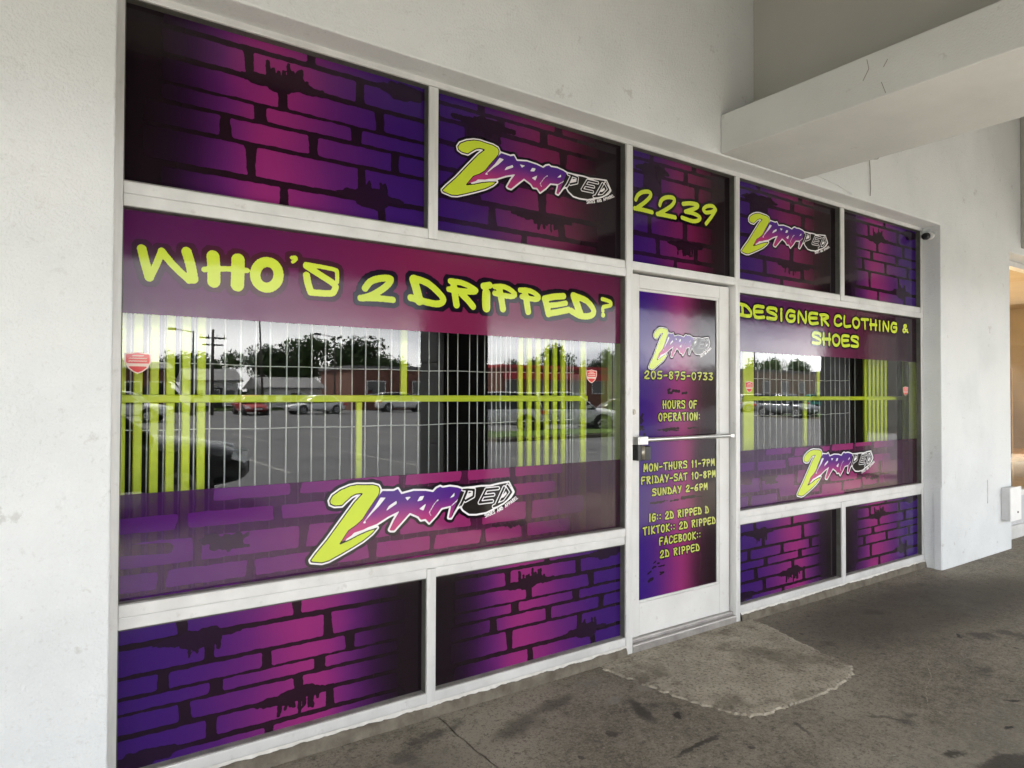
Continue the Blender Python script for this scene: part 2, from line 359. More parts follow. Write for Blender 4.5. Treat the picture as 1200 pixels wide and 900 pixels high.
M_['limepale'] = film('print_lime_pale', [(0,(.50,.54,.10)),(1,(.60,.64,.16))], wobble=.6, nscale=(30,30,1))
M_['whiteprint'] = film('print_white', [(0,(.88,.85,.88)),(1,(.92,.90,.92))], wobble=.6)
M_['blackprint'] = film('print_black', [(0,(.02,.018,.018)),(1,(.04,.034,.03))], wobble=.6)
M_['redprint'] = film('print_red', [(0,(.66,.06,.07)),(1,(.75,.10,.09))], wobble=.6)
M_['creamprint'] = film('print_cream', [(0,(.80,.62,.52)),(1,(.85,.68,.58))], wobble=.6)
M_['logoword'] = film('print_logo_word', [(0,(.58,.05,.17)),(.30,(.52,.05,.20)),(.42,(.30,.04,.24)),(.55,(.07,.025,.25)),(1,(.06,.025,.24))], axis=1, wobble=.12, nscale=(3,1,1))

# ---------------------------------------------------------------- flat print: outlines as thin meshes
def seg_d(X, Z, a, b):
    ax, az = a; bx, bz = b; dx, dz = bx-ax, bz-az; l2 = dx*dx+dz*dz+1e-12
    t = np.clip(((X-ax)*dx+(Z-az)*dz)/l2, 0, 1)
    return np.hypot(X-ax-t*dx, Z-az-t*dz)
def sd_strokes(X, Z, strokes, grow=0.0):
    D = np.full(X.shape, 9.0)
    for r, pts in strokes:
        R = r+grow
        xs = [p[0] for p in pts]; zs = [p[1] for p in pts]
        c0 = np.searchsorted(X[0], min(xs)-R-.02); c1 = np.searchsorted(X[0], max(xs)+R+.02)
        r0 = np.searchsorted(Z[:,0], min(zs)-R-.02); r1 = np.searchsorted(Z[:,0], max(zs)+R+.02)
        if c1 <= c0 or r1 <= r0: continue
        sx, sz = X[r0:r1,c0:c1], Z[r0:r1,c0:c1]
        d = np.full(sx.shape, 9.0)
        for a, b in zip(pts, pts[1:]): d = np.minimum(d, seg_d(sx, sz, a, b))
        D[r0:r1,c0:c1] = np.minimum(D[r0:r1,c0:c1], d-R)
    return D
def sd_poly(X, Z, pts, grow=0.0):
    D = np.full(X.shape, 9.0); ins = np.zeros(X.shape, bool); n = len(pts)
    for i in range(n):
        a, b = pts[i], pts[(i+1) % n]
        D = np.minimum(D, seg_d(X, Z, a, b))
        if a[1] != b[1]:
            c = ((a[1] > Z) != (b[1] > Z)) & (X < (b[0]-a[0])*(Z-a[1])/(b[1]-a[1])+a[0])
            ins ^= c
    return np.where(ins, -D, D)-grow
def wob(X, Z, amp, f):
    return amp*(np.sin(X*f*1.0+Z*f*1.7+1.3)+np.sin(X*f*2.3-Z*f*1.1+.4)+np.sin(X*f*.7+Z*f*3.1+2.2))/3
def sd_rect(X, Z, x0, x1, z0, z1, r):
    cx, cz = (x0+x1)/2, (z0+z1)/2; qx = np.abs(X-cx)-(x1-x0)/2+r; qz = np.abs(Z-cz)-(z1-z0)/2+r
    return np.hypot(np.maximum(qx, 0), np.maximum(qz, 0))+np.minimum(np.maximum(qx, qz), 0)-r
def grid(x0, x1, z0, z1, cell):
    nx = int(round((x1-x0)/cell))+1; nz = int(round((z1-z0)/cell))+1
    return np.meshgrid(np.linspace(x0, x1, nx), np.linspace(z0, z1, nz))

def layer(name, X, Z, D, y, mat, parent, uvbox):
    """mesh of the area where D < 0 (marching squares), facing -y"""
    nz, nx = D.shape
    D = np.where(np.abs(D) < 1e-7, -1e-7, D)
    ins = D < 0
    V = []; vid = {}; Fc = []
    xs = X[0]; zs = Z[:, 0]
    def gv(i, j):
        k = (i, j)
        if k not in vid: vid[k] = len(V); V.append((xs[j], zs[i]))
        return vid[k]
    def ev(i, j, i2, j2):
        k = (i, j, i2, j2)
        if k not in vid:
            a, b = D[i, j], D[i2, j2]; t = a/(a-b)
            vid[k] = len(V); V.append((xs[j]+(xs[j2]-xs[j])*t, zs[i]+(zs[i2]-zs[i])*t))
        return vid[k]
    cnt = ins[:-1,:-1].astype(int)+ins[1:,:-1]+ins[:-1,1:]+ins[1:,1:]
    for i in range(nz-1):
        row = cnt[i]; js = np.nonzero(row)[0]; run = None
        if not len(js): continue
        for j in list(js)+[None]:
            full = j is not None and row[j] == 4
            if run is not None and (not full or j != run[1]+1):
                Fc.append([gv(i, run[0]), gv(i, run[1]+1), gv(i+1, run[1]+1), gv(i+1, run[0])]); run = None
            if j is None: break
            if full:
                run = [j, j] if run is None else [run[0], j]; continue
            cs = [(i, j), (i, j+1), (i+1, j+1), (i+1, j)]
            poly = []
            for k in range(4):
                a, b = cs[k], cs[(k+1) % 4]
                if ins[a]: poly.append(gv(*a))
                if ins[a] != ins[b]:
                    p, q = (a, b) if a < b else (b, a)
                    poly.append(ev(*p, *q))
            if len(poly) >= 3: Fc.append(poly)
    if not Fc: return None
    me = bpy.data.meshes.new(name)
    me.from_pydata([(a, y, b) for a, b in V], [], Fc); me.materials.append(mat)
    ul = me.uv_layers.new(name='print')
    vi = np.empty(len(me.loops), dtype=np.int32); me.loops.foreach_get('vertex_index', vi)
    VA = np.array(V); u0, u1, w0, w1 = uvbox
    uvv = np.column_stack(((VA[vi, 0]-u0)/(u1-u0), (VA[vi, 1]-w0)/(w1-w0))).astype(np.float32)
    ul.data.foreach_set('uv', uvv.ravel())
    o = bpy.data.objects.new(name, me); COL.objects.link(o); o.parent = parent
    if name in ('brick_print', 'splatter_print', 'small_print') or 'logo' in name or 'lettering' in name: o['kind'] = 'stuff'
    return o
def sheet(name, x0, x1, z0, z1, y, mat, parent, uvbox=None):
    X, Z = np.meshgrid(np.linspace(x0, x1, 2), np.linspace(z0, z1, 2))
    return layer(name, X, Z, np.full(X.shape, -1.0), y, mat, parent, uvbox or (x0, x1, z0, z1))

# graffiti alphabet: strokes in a unit box, y down
GL = {
'A':[[(0,1),(.45,.02),(.55,.02),(1,1)],[(.1,.66),(.92,.62)]],
'B':[[(.1,0),(.15,1)],[(.0,.05),(.7,.05),(.85,.25),(.2,.45)],[(.2,.45),(.95,.65),(.85,.92),(.15,1)]],
'C':[[(.95,.2),(.7,.0),(.25,.1),(.05,.5),(.15,.9),(.6,1),(.98,.8)]],
'D':[[(.15,.05),(.22,.95)],[(.0,.02),(.55,.12),(1,.6),(.85,.95),(0,.92)]],
'E':[[(.95,.02),(.08,.08),(.12,.96),(1,.9)],[(.1,.5),(.85,.44)]],
'F':[[(.95,.02),(.08,.08),(.12,1)],[(.1,.5),(.8,.45)]],
'G':[[(.92,.1),(.35,.05),(.05,.55),(.25,.97),(.8,.95),(.95,.5),(.45,.52)]],
'H':[[(.12,0),(.14,1)],[(.88,0),(.86,1)],[(0,.52),(1,.48)]],
'I':[[(.5,0),(.5,1)]],
'i':[[(.5,.3),(.5,1)],[(.45,.03),(.55,.03)]],
'K':[[(.12,0),(.14,1)],[(.95,.02),(.2,.52),(1,1)]],
'L':[[(.12,0),(.14,.96),(.95,.92)]],
'M':[[(.02,1),(.14,0),(.5,.7),(.86,0),(.98,1)]],
'N':[[(.08,1),(.14,.02),(.84,.97),(.92,0)]],
'O':[[(.5,.02),(.12,.2),(.05,.6),(.3,.97),(.7,.97),(.95,.6),(.88,.2),(.5,.02)]],
'P':[[(.15,.05),(.22,1)],[(0,.08),(.65,.03),(.98,.3),(.8,.52),(.1,.5)]],
'R':[[(.15,.05),(.2,1)],[(0,.08),(.7,.03),(.95,.25),(.15,.5)],[(.4,.5),(.98,1)]],
'S':[[(.98,.22),(.9,.04),(.2,.03),(.08,.32),(.92,.6),(.86,.95),(.03,.94)]],
'T':[[(0,.06),(1,.0)],[(.5,.04),(.54,1)]],
'U':[[(.1,0),(.1,.7),(.35,.98),(.7,.95),(.9,.7),(.9,0)]],
'Y':[[(.02,0),(.5,.5)],[(.98,0),(.42,1)]],
'0':[[(.5,.02),(.12,.2),(.05,.6),(.3,.97),(.7,.97),(.95,.6),(.88,.2),(.5,.02)]],
'1':[[(.25,.25),(.6,.02),(.58,1)]],
'2':[[(.08,.28),(.45,.02),(.88,.12),(.7,.5),(.02,.94),(1,.98)]],
'3':[[(.05,.06),(.92,.06),(.35,.46)],[(.35,.46),(.95,.68),(.7,.97),(.02,.93)]],
'5':[[(.95,.03),(.2,.06),(.15,.45),(.9,.55),(.8,.95),(.02,.95)]],
'6':[[(.8,.0),(.25,.3),(.05,.75),(.4,.99),(.9,.85),(.75,.55),(.12,.62)]],
'7':[[(.02,.05),(.95,.05),(.4,1)],[(.3,.5),(.8,.48)]],
'8':[[(.5,.48),(.12,.25),(.5,.02),(.88,.22),(.5,.48),(.08,.75),(.45,.98),(.92,.78),(.5,.48)]],
'-':[[(.05,.55),(.95,.52)]],
':':[[(.5,.28),(.5,.3)],[(.5,.78),(.5,.8)]],
'&':[[(.95,.95),(.25,.3),(.45,.03),(.7,.2),(.08,.7),(.3,.98),(.85,.6)]],
}
WID = {'I':.42,'i':.42,':':.35,'-':.75,' ':.55,'1':.6}
def text_strokes(txt, x0, x1, zt, zb, r, gap=.28):
    tot = sum(WID.get(c, 1) for c in txt)+gap*(len(txt)-1)
    k = (x1-x0-2*r)/tot; x = x0+r; out = []
    for c in txt:
        w = WID.get(c, 1)
        for s in GL.get(c, []):
            out.append((r, [(x+p[0]*w*k, (zt-r)-(zt-zb-2*r)*p[1]) for p in s]))
        x += (w+gap)*k
    return out
def smooth(pts, n=3):
    """Catmull-Rom through the points of a stroke"""
    if len(pts) < 3: return pts
    P = [pts[0]]+list(pts)+[pts[-1]]; out = []
    for i in range(1, len(P)-2):
        for t in [k/n for k in range(n)]:
            out.append(tuple(.5*((2*P[i][a])+(-P[i-1][a]+P[i+1][a])*t+(2*P[i-1][a]-5*P[i][a]+4*P[i+1][a]-P[i+2][a])*t*t+(-P[i-1][a]+3*P[i][a]-3*P[i+1][a]+P[i+2][a])*t**3) for a in (0, 1)))
    return out+[pts[-1]]
def lettering(name, strokes, parent, y, fill, shadow=None, sgrow=.018, cell=.0035, rough=.0012, sy=None):
    xs = [p[0] for r, s in strokes for p in s]; zs = [p[1] for r, s in strokes for p in s]; mr = max(r for r, s in strokes)
    m = mr+sgrow+.01
    bx = (min(xs)-m, max(xs)+m, min(zs)-m, max(zs)+m)
    X, Z = grid(*bx, cell)
    st = [(r, smooth(s)) for r, s in strokes]
    D = sd_strokes(X, Z, st)
    o = layer(name, X, Z, D+wob(X, Z, rough, 300), y, fill, parent, bx)
    if shadow:
        layer(name+'_shadow', X, Z, D-sgrow+wob(X, Z, .002, 120), sy or y+.0004, shadow, parent, bx)
    return o
WHOS= [(0.0155, [(0.2773, 1.9622), (0.2881, 1.9148), (0.3026, 1.8597)]), (0.0121, [(0.3054, 1.86), (0.3244, 1.9071), (0.3422, 1.9608)]), (0.0132, [(0.3422, 1.9608), (0.3813, 1.9135), (0.4366, 1.862)]), (0.0177, [(0.4506, 1.8683), (0.4397, 1.9241), (0.426, 1.9696)]), (0.0233, [(0.5192, 1.9629), (0.5227, 1.9169), (0.5232, 1.8656)]), (0.0248, [(0.6108, 1.9603), (0.6105, 1.9097), (0.6093, 1.8606)]), (0.0105, [(0.4885, 1.9091), (0.5692, 1.9203), (0.6441, 1.9217)]), (0.0201, [(0.7679, 1.9176), (0.7635, 1.8944), (0.7507, 1.875), (0.7322, 1.8632), (0.7118, 1.8613), (0.6934, 1.8696), (0.6807, 1.8862), (0.676, 1.908), (0.6803, 1.9308), (0.6927, 1.9501), (0.7109, 1.9621), (0.7313, 1.9644), (0.75, 1.9565), (0.7631, 1.9398), (0.7679, 1.9176)]), (0.0068, [(0.819, 1.9935), (0.8338, 1.997), (0.8374, 1.9886), (0.8235, 1.9763)]), (0.0088, [(1.0125, 1.9128), (1.0122, 1.9522), (1.0046, 1.9633), (0.9507, 1.9692), (0.8782, 1.9737)]), (0.0137, [(0.8801, 1.9668), (0.9418, 1.9339), (1.0014, 1.8998), (1.0016, 1.8761), (0.9839, 1.8608), (0.9016, 1.858)]), (0.0149, [(0.8998, 1.8596), (0.8878, 1.8943), (0.8813, 1.9276)])]
DRIP= [(0.0151, [(1.1389, 1.897), (1.1633, 1.9286), (1.2101, 1.9479), (1.2599, 1.95), (1.2367, 1.914), (1.1741, 1.871), (1.128, 1.8534)]), (0.0139, [(1.1179, 1.8526), (1.195, 1.8581), (1.2712, 1.8575)]), (0.0207, [(1.3724, 1.9593), (1.3873, 1.918), (1.4034, 1.8634)]), (0.0158, [(1.3724, 1.9654), (1.4461, 1.9492), (1.516, 1.8987), (1.5256, 1.8703), (1.4812, 1.8563), (1.3585, 1.8749)]), (0.0177, [(1.5811, 1.9675), (1.5898, 1.9156), (1.5998, 1.8615)]), (0.0139, [(1.5655, 1.9712), (1.6358, 1.9675), (1.7081, 1.939), (1.6607, 1.9293), (1.5573, 1.9316)]), (0.0166, [(1.6263, 1.9167), (1.6609, 1.8898), (1.6921, 1.8602)]), (0.0235, [(1.7679, 1.9314), (1.7667, 1.8986), (1.7682, 1.8607)]), (0.0169, [(1.751, 1.9646), (1.787, 1.9724)]), (0.0185, [(1.8419, 1.9655), (1.8553, 1.917), (1.8662, 1.8626)]), (0.0132, [(1.8156, 1.9685), (1.879, 1.9723), (1.9384, 1.9442), (1.9128, 1.9274), (1.8158, 1.9356)]), (0.019, [(1.9989, 1.9631), (2.0116, 1.9132), (2.0216, 1.8607)]), (0.0135, [(1.9712, 1.9651), (2.0366, 1.9665), (2.0892, 1.9414), (2.065, 1.9256), (1.981, 1.9333)]), (0.017, [(2.2552, 1.9592), (2.188, 1.9499), (2.1266, 1.9342)]), (0.0194, [(2.1325, 1.9289), (2.1442, 1.8928), (2.1531, 1.8587)]), (0.0167, [(2.1531, 1.8587), (2.218, 1.8715), (2.2903, 1.8887)]), (0.0142, [(2.2704, 1.9226), (2.2104, 1.9096), (2.1442, 1.8998)]), (0.0229, [(2.3269, 1.9629), (2.3472, 1.9228), (2.3707, 1.8742)]), (0.0172, [(2.3208, 1.9684), (2.4178, 1.9465), (2.4691, 1.8959), (2.4419, 1.8672), (2.3707, 1.8622), (2.3087, 1.8841)]), (0.0111, [(2.5309, 1.9669), (2.589, 1.9568), (2.5923, 1.936), (2.5392, 1.9232), (2.536, 1.9008)]), (0.014, [(2.5376, 1.8787), (2.5376, 1.8775)])]
NUM= [(0.0122, [(2.7902, 2.5658), (2.8068, 2.5945), (2.8467, 2.6197), (2.9018, 2.6293), (2.9115, 2.6073), (2.8687, 2.5659), (2.8032, 2.5212)]), (0.0127, [(2.7817, 2.5136), (2.8467, 2.5152), (2.9242, 2.5133)]), (0.0125, [(2.9897, 2.5663), (3.0049, 2.5992), (3.0456, 2.6222), (3.1041, 2.6294), (3.1158, 2.6097), (3.0806, 2.5714), (2.9844, 2.5158)]), (0.0131, [(2.9693, 2.5108), (3.0495, 2.5126), (3.1237, 2.5132)]), (0.0129, [(3.1947, 2.6074), (3.2646, 2.6223), (3.3267, 2.6236), (3.3183, 2.6043), (3.2646, 2.5818), (3.2157, 2.563)]), (0.0129, [(3.2157, 2.563), (3.2893, 2.5635), (3.3475, 2.5502), (3.3391, 2.5294), (3.281, 2.5139), (3.185, 2.5215)]), (0.0122, [(3.5019, 2.6225), (3.4714, 2.6393), (3.4154, 2.6285), (3.383, 2.6035), (3.4068, 2.5876), (3.467, 2.6027), (3.5019, 2.6225)]), (0.0128, [(3.5019, 2.6197), (3.4626, 2.5707), (3.4084, 2.5172)])]
BLK= [(0.0053, [(1.6612, 0.9685), (1.6346, 0.9158), (1.5984, 0.8645)]), (0.0043, [(1.641, 0.98), (1.702, 0.9729), (1.6987, 0.9422), (1.6534, 0.9245)]), (0.0043, [(1.8423, 0.9704), (1.7713, 0.9699), (1.7333, 0.9082), (1.8069, 0.9094)]), (0.0038, [(1.754, 0.9394), (1.8153, 0.9403)]), (0.0048, [(1.8967, 0.9784), (1.9211, 0.945), (1.8788, 0.899), (1.8156, 0.8831)]), (0.0048, [(1.877, 0.9714), (1.8319, 0.8923)])]
TWO= [(0.9863, 0.9827), (0.9985, 1.0034), (1.0333, 1.0248), (1.0738, 1.0388), (1.1072, 1.0428), (1.1463, 1.0394), (1.1808, 1.0374), (1.2076, 1.0289), (1.2158, 1.0132), (1.2116, 0.9909), (1.1999, 0.9743), (1.1788, 0.9461), (1.1499, 0.9064), (1.1266, 0.8766), (1.106, 0.8526), (1.0754, 0.8232), (1.0527, 0.804), (1.0351, 0.7954), (1.0755, 0.8071), (1.1166, 0.8234), (1.1584, 0.836), (1.2035, 0.8449), (1.1797, 0.8211), (1.1377, 0.7937), (1.0963, 0.7741), (1.0354, 0.7478), (0.9858, 0.728), (0.9565, 0.7239), (0.9106, 0.7336), (0.9072, 0.7421), (0.9271, 0.7669), (0.9753, 0.8181), (1.0393, 0.8979), (1.0948, 0.9659), (1.1309, 0.9999), (1.1049, 0.9996), (1.0844, 0.9914), (1.059, 0.9715), (1.0414, 0.956), (1.0088, 0.9571), (0.9899, 0.9665)]
TXT= [(1.2267, 1.0048), (1.2815, 1.0005), (1.3009, 1.0082), (1.3178, 0.9833), (1.3788, 0.9935), (1.4405, 0.9887), (1.4795, 0.98), (1.4971, 0.9955), (1.5163, 1.0026), (1.5292, 0.9959), (1.5681, 0.9987), (1.6076, 0.9917), (1.6343, 0.9822), (1.7019, 0.9829), (1.7433, 0.985), (1.7924, 0.9819), (1.8422, 0.9884), (1.904, 0.9936), (1.9151, 0.9758), (1.9337, 0.944), (1.9153, 0.9212), (1.8716, 0.8948), (1.8142, 0.8731), (1.7719, 0.8593), (1.7163, 0.8558), (1.6753, 0.8598), (1.6429, 0.8815), (1.628, 0.9037), (1.6081, 0.894), (1.5755, 0.8496), (1.5624, 0.8526), (1.5764, 0.9083), (1.5233, 0.9018), (1.4947, 0.869), (1.4602, 0.8389), (1.4413, 0.8593), (1.4177, 0.8572), (1.404, 0.8741), (1.3612, 0.8949), (1.3194, 0.8564), (1.2841, 0.8233), (1.2677, 0.8252), (1.2617, 0.8295), (1.2824, 0.8679), (1.3099, 0.9086), (1.2547, 0.8885), (1.2007, 0.8613), (1.1583, 0.8509), (1.1269, 0.8395), (1.0856, 0.8245), (1.0401, 0.8006), (1.0727, 0.8455), (1.1059, 0.864), (1.137, 0.8879), (1.1578, 0.9181), (1.1788, 0.9461), (1.2026, 0.9765)]
CNT= [[(1.2171, 0.9778), (1.2443, 0.9746), (1.2109, 0.9381), (1.179, 0.9111), (1.1475, 0.8794), (1.1539, 0.8702), (1.1329, 0.8695), (1.1579, 0.9007), (1.1895, 0.9376)], [(1.2409, 0.9116), (1.2571, 0.9364), (1.2957, 0.9575), (1.2974, 0.942)], [(1.0694, 0.8107), (1.0958, 0.8356), (1.1347, 0.8436), (1.1426, 0.8377)], [(1.3348, 0.969), (1.3701, 0.9687), (1.348, 0.9509)], [(1.3962, 0.9424), (1.4108, 0.9661), (1.4344, 0.9669), (1.4233, 0.9467)], [(1.4057, 0.9083), (1.4452, 0.9325), (1.4305, 0.8976)], [(1.5619, 0.9404), (1.5945, 0.9698), (1.5933, 0.9509)], [(1.5007, 0.9378), (1.5115, 0.9481), (1.5064, 0.9339)], [(1.6493, 0.9347), (1.6647, 0.9566), (1.6952, 0.9641), (1.6871, 0.9472)], [(1.8498, 0.9177), (1.8895, 0.9536), (1.8947, 0.9381), (1.8751, 0.9216)]]
WLN= [(0.0017, [(1.6347, 0.8984), (1.675, 0.9209), (1.6953, 0.9396)]), (0.0015, [(1.6953, 0.9396), (1.7295, 0.9661), (1.7434, 0.978)]), (0.0017, [(1.7506, 0.9261), (1.7854, 0.9647), (1.8459, 0.9678), (1.8196, 0.9364), (1.7961, 0.9371)]), (0.0017, [(1.8459, 0.9678), (1.807, 0.8946), (1.7437, 0.9032), (1.7024, 0.8992)]), (0.0017, [(1.7023, 0.9215), (1.6955, 0.9075), (1.6482, 0.8856), (1.6617, 0.8728)]), (0.0017, [(1.655, 0.8792), (1.7162, 0.8793), (1.7718, 0.8741), (1.7232, 0.861)]), (0.0013, [(1.4694, 0.8715), (1.4599, 0.8865), (1.4849, 0.9234), (1.5038, 0.9414)]), (0.0015, [(1.5784, 0.9082), (1.6079, 0.9296), (1.6344, 0.9504)])]
DOTS= [(1.0061, 0.7903), (1.1955, 0.9907), (1.0502, 0.7955)]
ARC= [(1.7655, 0.8312), (1.8203, 0.8467), (1.871, 0.863), (1.9173, 0.8843), (1.9644, 0.9103)]

# logo in metres from the lower-left tip of its numeral
TIP = (0.9010, 0.7325)
def logo(parent, sx, sz, tx, tz, y=.0414, cell=.004, cut=None, small=False):
    T = lambda pts: [((p[0]-TIP[0])*sx+tx, (p[1]-TIP[1])*sz+tz) for p in pts]
    two, txt = T(TWO), T(TXT); cn = [T(c) for c in CNT]; wl = [(r*1.5*min(sx, sz), T(p)) for r, p in WLN]
    x0, x1 = tx-.04, max(p[0] for p in txt)+.05; z0, z1 = tz-.05, max(p[1] for p in two)+.05
    if cut: x0 = max(x0, cut)
    X, Z = grid(x0, x1, z0, z1, cell)
    k = min(sx, sz)
    d2 = sd_poly(X, Z, two); dt = sd_poly(X, Z, txt)
    for c in cn: dt = np.maximum(dt, -sd_poly(X, Z, c)-.0008)
    dl = sd_strokes(X, Z, wl)
    dall = np.minimum(d2, sd_poly(X, Z, txt))
    ub = (tx, tx+1.17*sx, tz, tz+.40*sz)
    layer('logo_glow', X, Z, dall-.022*k+wob(X, Z, .003, 60), y+.0008, M_['shadowd'] if not small else M_['shadow'], parent, ub)
    layer('logo_outline', X, Z, dall-.0085*k, y+.0004, M_['whiteprint'], parent, ub)
    # black third of the word, split on a slanted line
    sp = X-(tx+.705*sx)-(Z-(tz+.19*sz))*.45
    dt2 = np.maximum(dt, -d2-.0)   # the word lies over the numeral only where it is drawn
    dblk = np.maximum(dt, -sp); dcol = np.maximum(np.maximum(dt, -dl), sp)
    bk = sd_strokes(X, Z, [(r*k, T(p)) for r, p in BLK]); dblk = np.maximum(dblk, -(np.abs(bk-.0035*k)-.0026*k))
    # numeral: thin black keyline under lime
    tail = np.maximum(dt, d2)
    layer('logo_keyline', X, Z, np.maximum(d2-.0015*k, -dt), y, M_['blackprint'], parent, ub)
    layer('logo_numeral', X, Z, np.maximum(d2+.0035*k+wob(X, Z, .0008, 200), -(dt-.004*k)), y-.0004, M_['limeprint'], parent, ub)
    layer('logo_word', X, Z, dcol, y-.0004, M_['logoword'], parent, ub)
    layer('logo_word_black', X, Z, dblk, y-.0004, M_['blackprint'], parent, ub)
    a = T(ARC); words = 'SHOES AND APPAREL'
    L = [0]
    for p, q in zip(a, a[1:]): L.append(L[-1]+math.dist(p, q))
    st = []
    for i, c in enumerate(words):
        s = L[-1]*(i+.1)/len(words)
        j = max(q for q in range(len(a)-1) if L[q] <= s+1e-9); t = (s-L[j])/(L[j+1]-L[j])
        px, pz = a[j][0]+(a[j+1][0]-a[j][0])*t, a[j][1]+(a[j+1][1]-a[j][1])*t
        ang = math.atan2(a[j+1][1]-a[j][1], a[j+1][0]-a[j][0]); w = L[-1]/len(words)*.72; h = .017*sz
        for g in GL.get(c, []):
            st.append((.0014*k+.0004, [(px+math.cos(ang)*q[0]*w-math.sin(ang)*h*(1-q[1]), pz+math.sin(ang)*q[0]*w+math.cos(ang)*h*(1-q[1])) for q in g]))
    xs = [p[0] for r, s in st for p in s]; zs = [p[1] for r, s in st for p in s]
    X, Z = grid(min(xs)-.005, max(xs)+.005, min(zs)-.005, max(zs)+.005, .0018)
    layer('logo_small_words', X, Z, sd_strokes(X, Z, st), y-.0004, M_['whiteprint'], parent, ub)

# printed brick designs, in panel fractions (u right, v down): rows of (v0, v1, [(u0, u1)...])
DES_A = [(-.05,.13,[(-.05,.161),(.187,.514),(.54,.9)]),(.16,.345,[(-.05,.241),(.266,.622),(.648,.95)]),(.365,.49,[(-.05,.11),(.137,.416),(.443,.70),(.73,.95)]),
 (.505,.60,[(-.05,.257),(.292,.589),(.625,.9)]),(.615,.75,[(-.05,.17),(.2,.522),(.549,.9)]),(.775,.915,[(-.05,.248),(.275,.632),(.656,.9)]),(.94,1.06,[(-.05,.427),(.451,.9)])]
SPL_A = [(.11,.33,.165,.075,6),(.41,.645,.765,.08,5),(-.02,.19,.93,.06,0)]
DES_B = [(-.05,.055,[(-.05,.2),(.23,.6),(.64,.9)]),(.075,.17,[(.02,.3),(.331,.518),(.557,.9)]),(.195,.33,[(-.05,.14),(.30,.629),(.665,.95)]),(.36,.52,[(-.05,.3),(.335,.6),(.64,.9)]),
 (.55,.71,[(-.05,.18),(.21,.51),(.55,.9)]),(.745,.885,[(-.05,.255),(.288,.62),(.655,.9)]),(.915,1.06,[(-.05,.42),(.45,.85)])]
SPL_B = [(.10,.36,.14,.07,5),(.40,.68,.755,.06,6)]
def brick_print(win, x0, x1, z0, z1, des, spl, fmat, bmat, y=.0422, flip=False, rcorner=.008, seed=1, ub=None):
    rnd = random.Random(seed)
    w, h = x1-x0, z1-z0
    def fx(u): return x0+w*((1-u) if flip else u)
    def fz(v): return z1-h*((1-v) if flip else v)
    ub = ub or ((x1, x0, z0, z1) if flip else (x0, x1, z0, z1))
    sheet('film', x0, x1, z0, z1, y+.0008, bmat, win, ub)
    X, Z = grid(x0, x1, z0, z1, .007)
    D = np.full(X.shape, 9.0)
    for v0, v1, us in des:
        for u0, u1 in us:
            a, b = sorted((fx(u0), fx(u1))); c, d = sorted((fz(v0), fz(v1)))
            j = rnd.uniform(-.004, .004)
            D = np.minimum(D, sd_rect(X+ (Z-(c+d)/2)*rnd.uniform(-.12,.12), Z+(X-(a+b)/2)*rnd.uniform(-.008,.008), a, b, c+j*.4, d+j*.4, rcorner))
    D = D+.0028+wob(X, Z, .0022, 45)+wob(X, Z, .0012, 130)
    layer('brick_print', X, Z, np.maximum(D, np.maximum(x0-X, X-x1)), y+.0004, fmat, win, ub)
    # splatters with drips
    S = np.full(X.shape, 9.0); dirn = 1 if flip else -1
    for u0, u1, v, hh, drips in spl:
        a, b = sorted((fx(u0), fx(u1))); c = fz(v); H = hh*h
        for k in range(26):
            t = rnd.random(); px = a+(b-a)*t; e = 1-abs(2*t-1)
            l = rnd.uniform(.1,.28)*(b-a)
            S = np.minimum(S, seg_d(X, Z, (px-l/2, c+rnd.uniform(-.5,.5)*H*e), (px+l/2, c+rnd.uniform(-.5,.5)*H*e))-H*rnd.uniform(.2,.6)*(.4+e))
        for k in range(drips*2):
            px = a+(b-a)*rnd.uniform(.22,.82); L = rnd.uniform(.5,1.7)*H
            S = np.minimum(S, seg_d(X, Z, (px, c), (px+rnd.uniform(-.2,.2)*H, c+dirn*L))-rnd.uniform(.005,.010))
    if spl: layer('splatter_print', X, Z, S+wob(X, Z, .003, 110), y, M_['splat'], win, ub)

# ================================================================ BUILDING SHELL
def shell_front(name, xc, zc, solid, y0, y1, mat, parent=None):
    """wall slab with openings: outer skin only"""
    mb = MB(); nx, nz = len(xc)-1, len(zc)-1
    S = lambda i, j: 0 <= i < nx and 0 <= j < nz and solid[j][i]
    for i in range(nx):
        for j in range(nz):
            if not S(i, j): continue
            a, b, c, d = xc[i], xc[i+1], zc[j], zc[j+1]
            mb.add([(a,y0,c),(b,y0,c),(b,y0,d),(a,y0,d)], [(0,1,2,3)])
            mb.add([(a,y1,c),(b,y1,c),(b,y1,d),(a,y1,d)], [(3,2,1,0)])
            if not S(i-1, j): mb.add([(a,y0,c),(a,y1,c),(a,y1,d),(a,y0,d)], [(0,3,2,1)])
            if not S(i+1, j): mb.add([(b,y0,c),(b,y1,c),(b,y1,d),(b,y0,d)], [(0,1,2,3)])
            if not S(i, j-1): mb.add([(a,y0,c),(b,y0,c),(b,y1,c),(a,y1,c)], [(0,3,2,1)])
            if not S(i, j+1): mb.add([(a,y0,d),(b,y0,d),(b,y1,d),(a,y1,d)], [(0,1,2,3)])
    o = mb.build(name, mat, parent)
    bm = bmesh.new(); bm.from_mesh(o.data); bmesh.ops.remove_doubles(bm, verts=bm.verts, dist=1e-5)
    bmesh.ops.recalc_face_normals(bm, faces=bm.faces); bm.to_mesh(o.data); bm.free()
    b = o.modifiers.new('bevel', 'BEVEL'); b.width = .008; b.segments = 3; b.limit_method = 'ANGLE'
    return o
wall = empty('stucco_wall', (0, 0, 0), 0, 'long white stucco wall of the strip mall around the purple shopfront', 'wall')
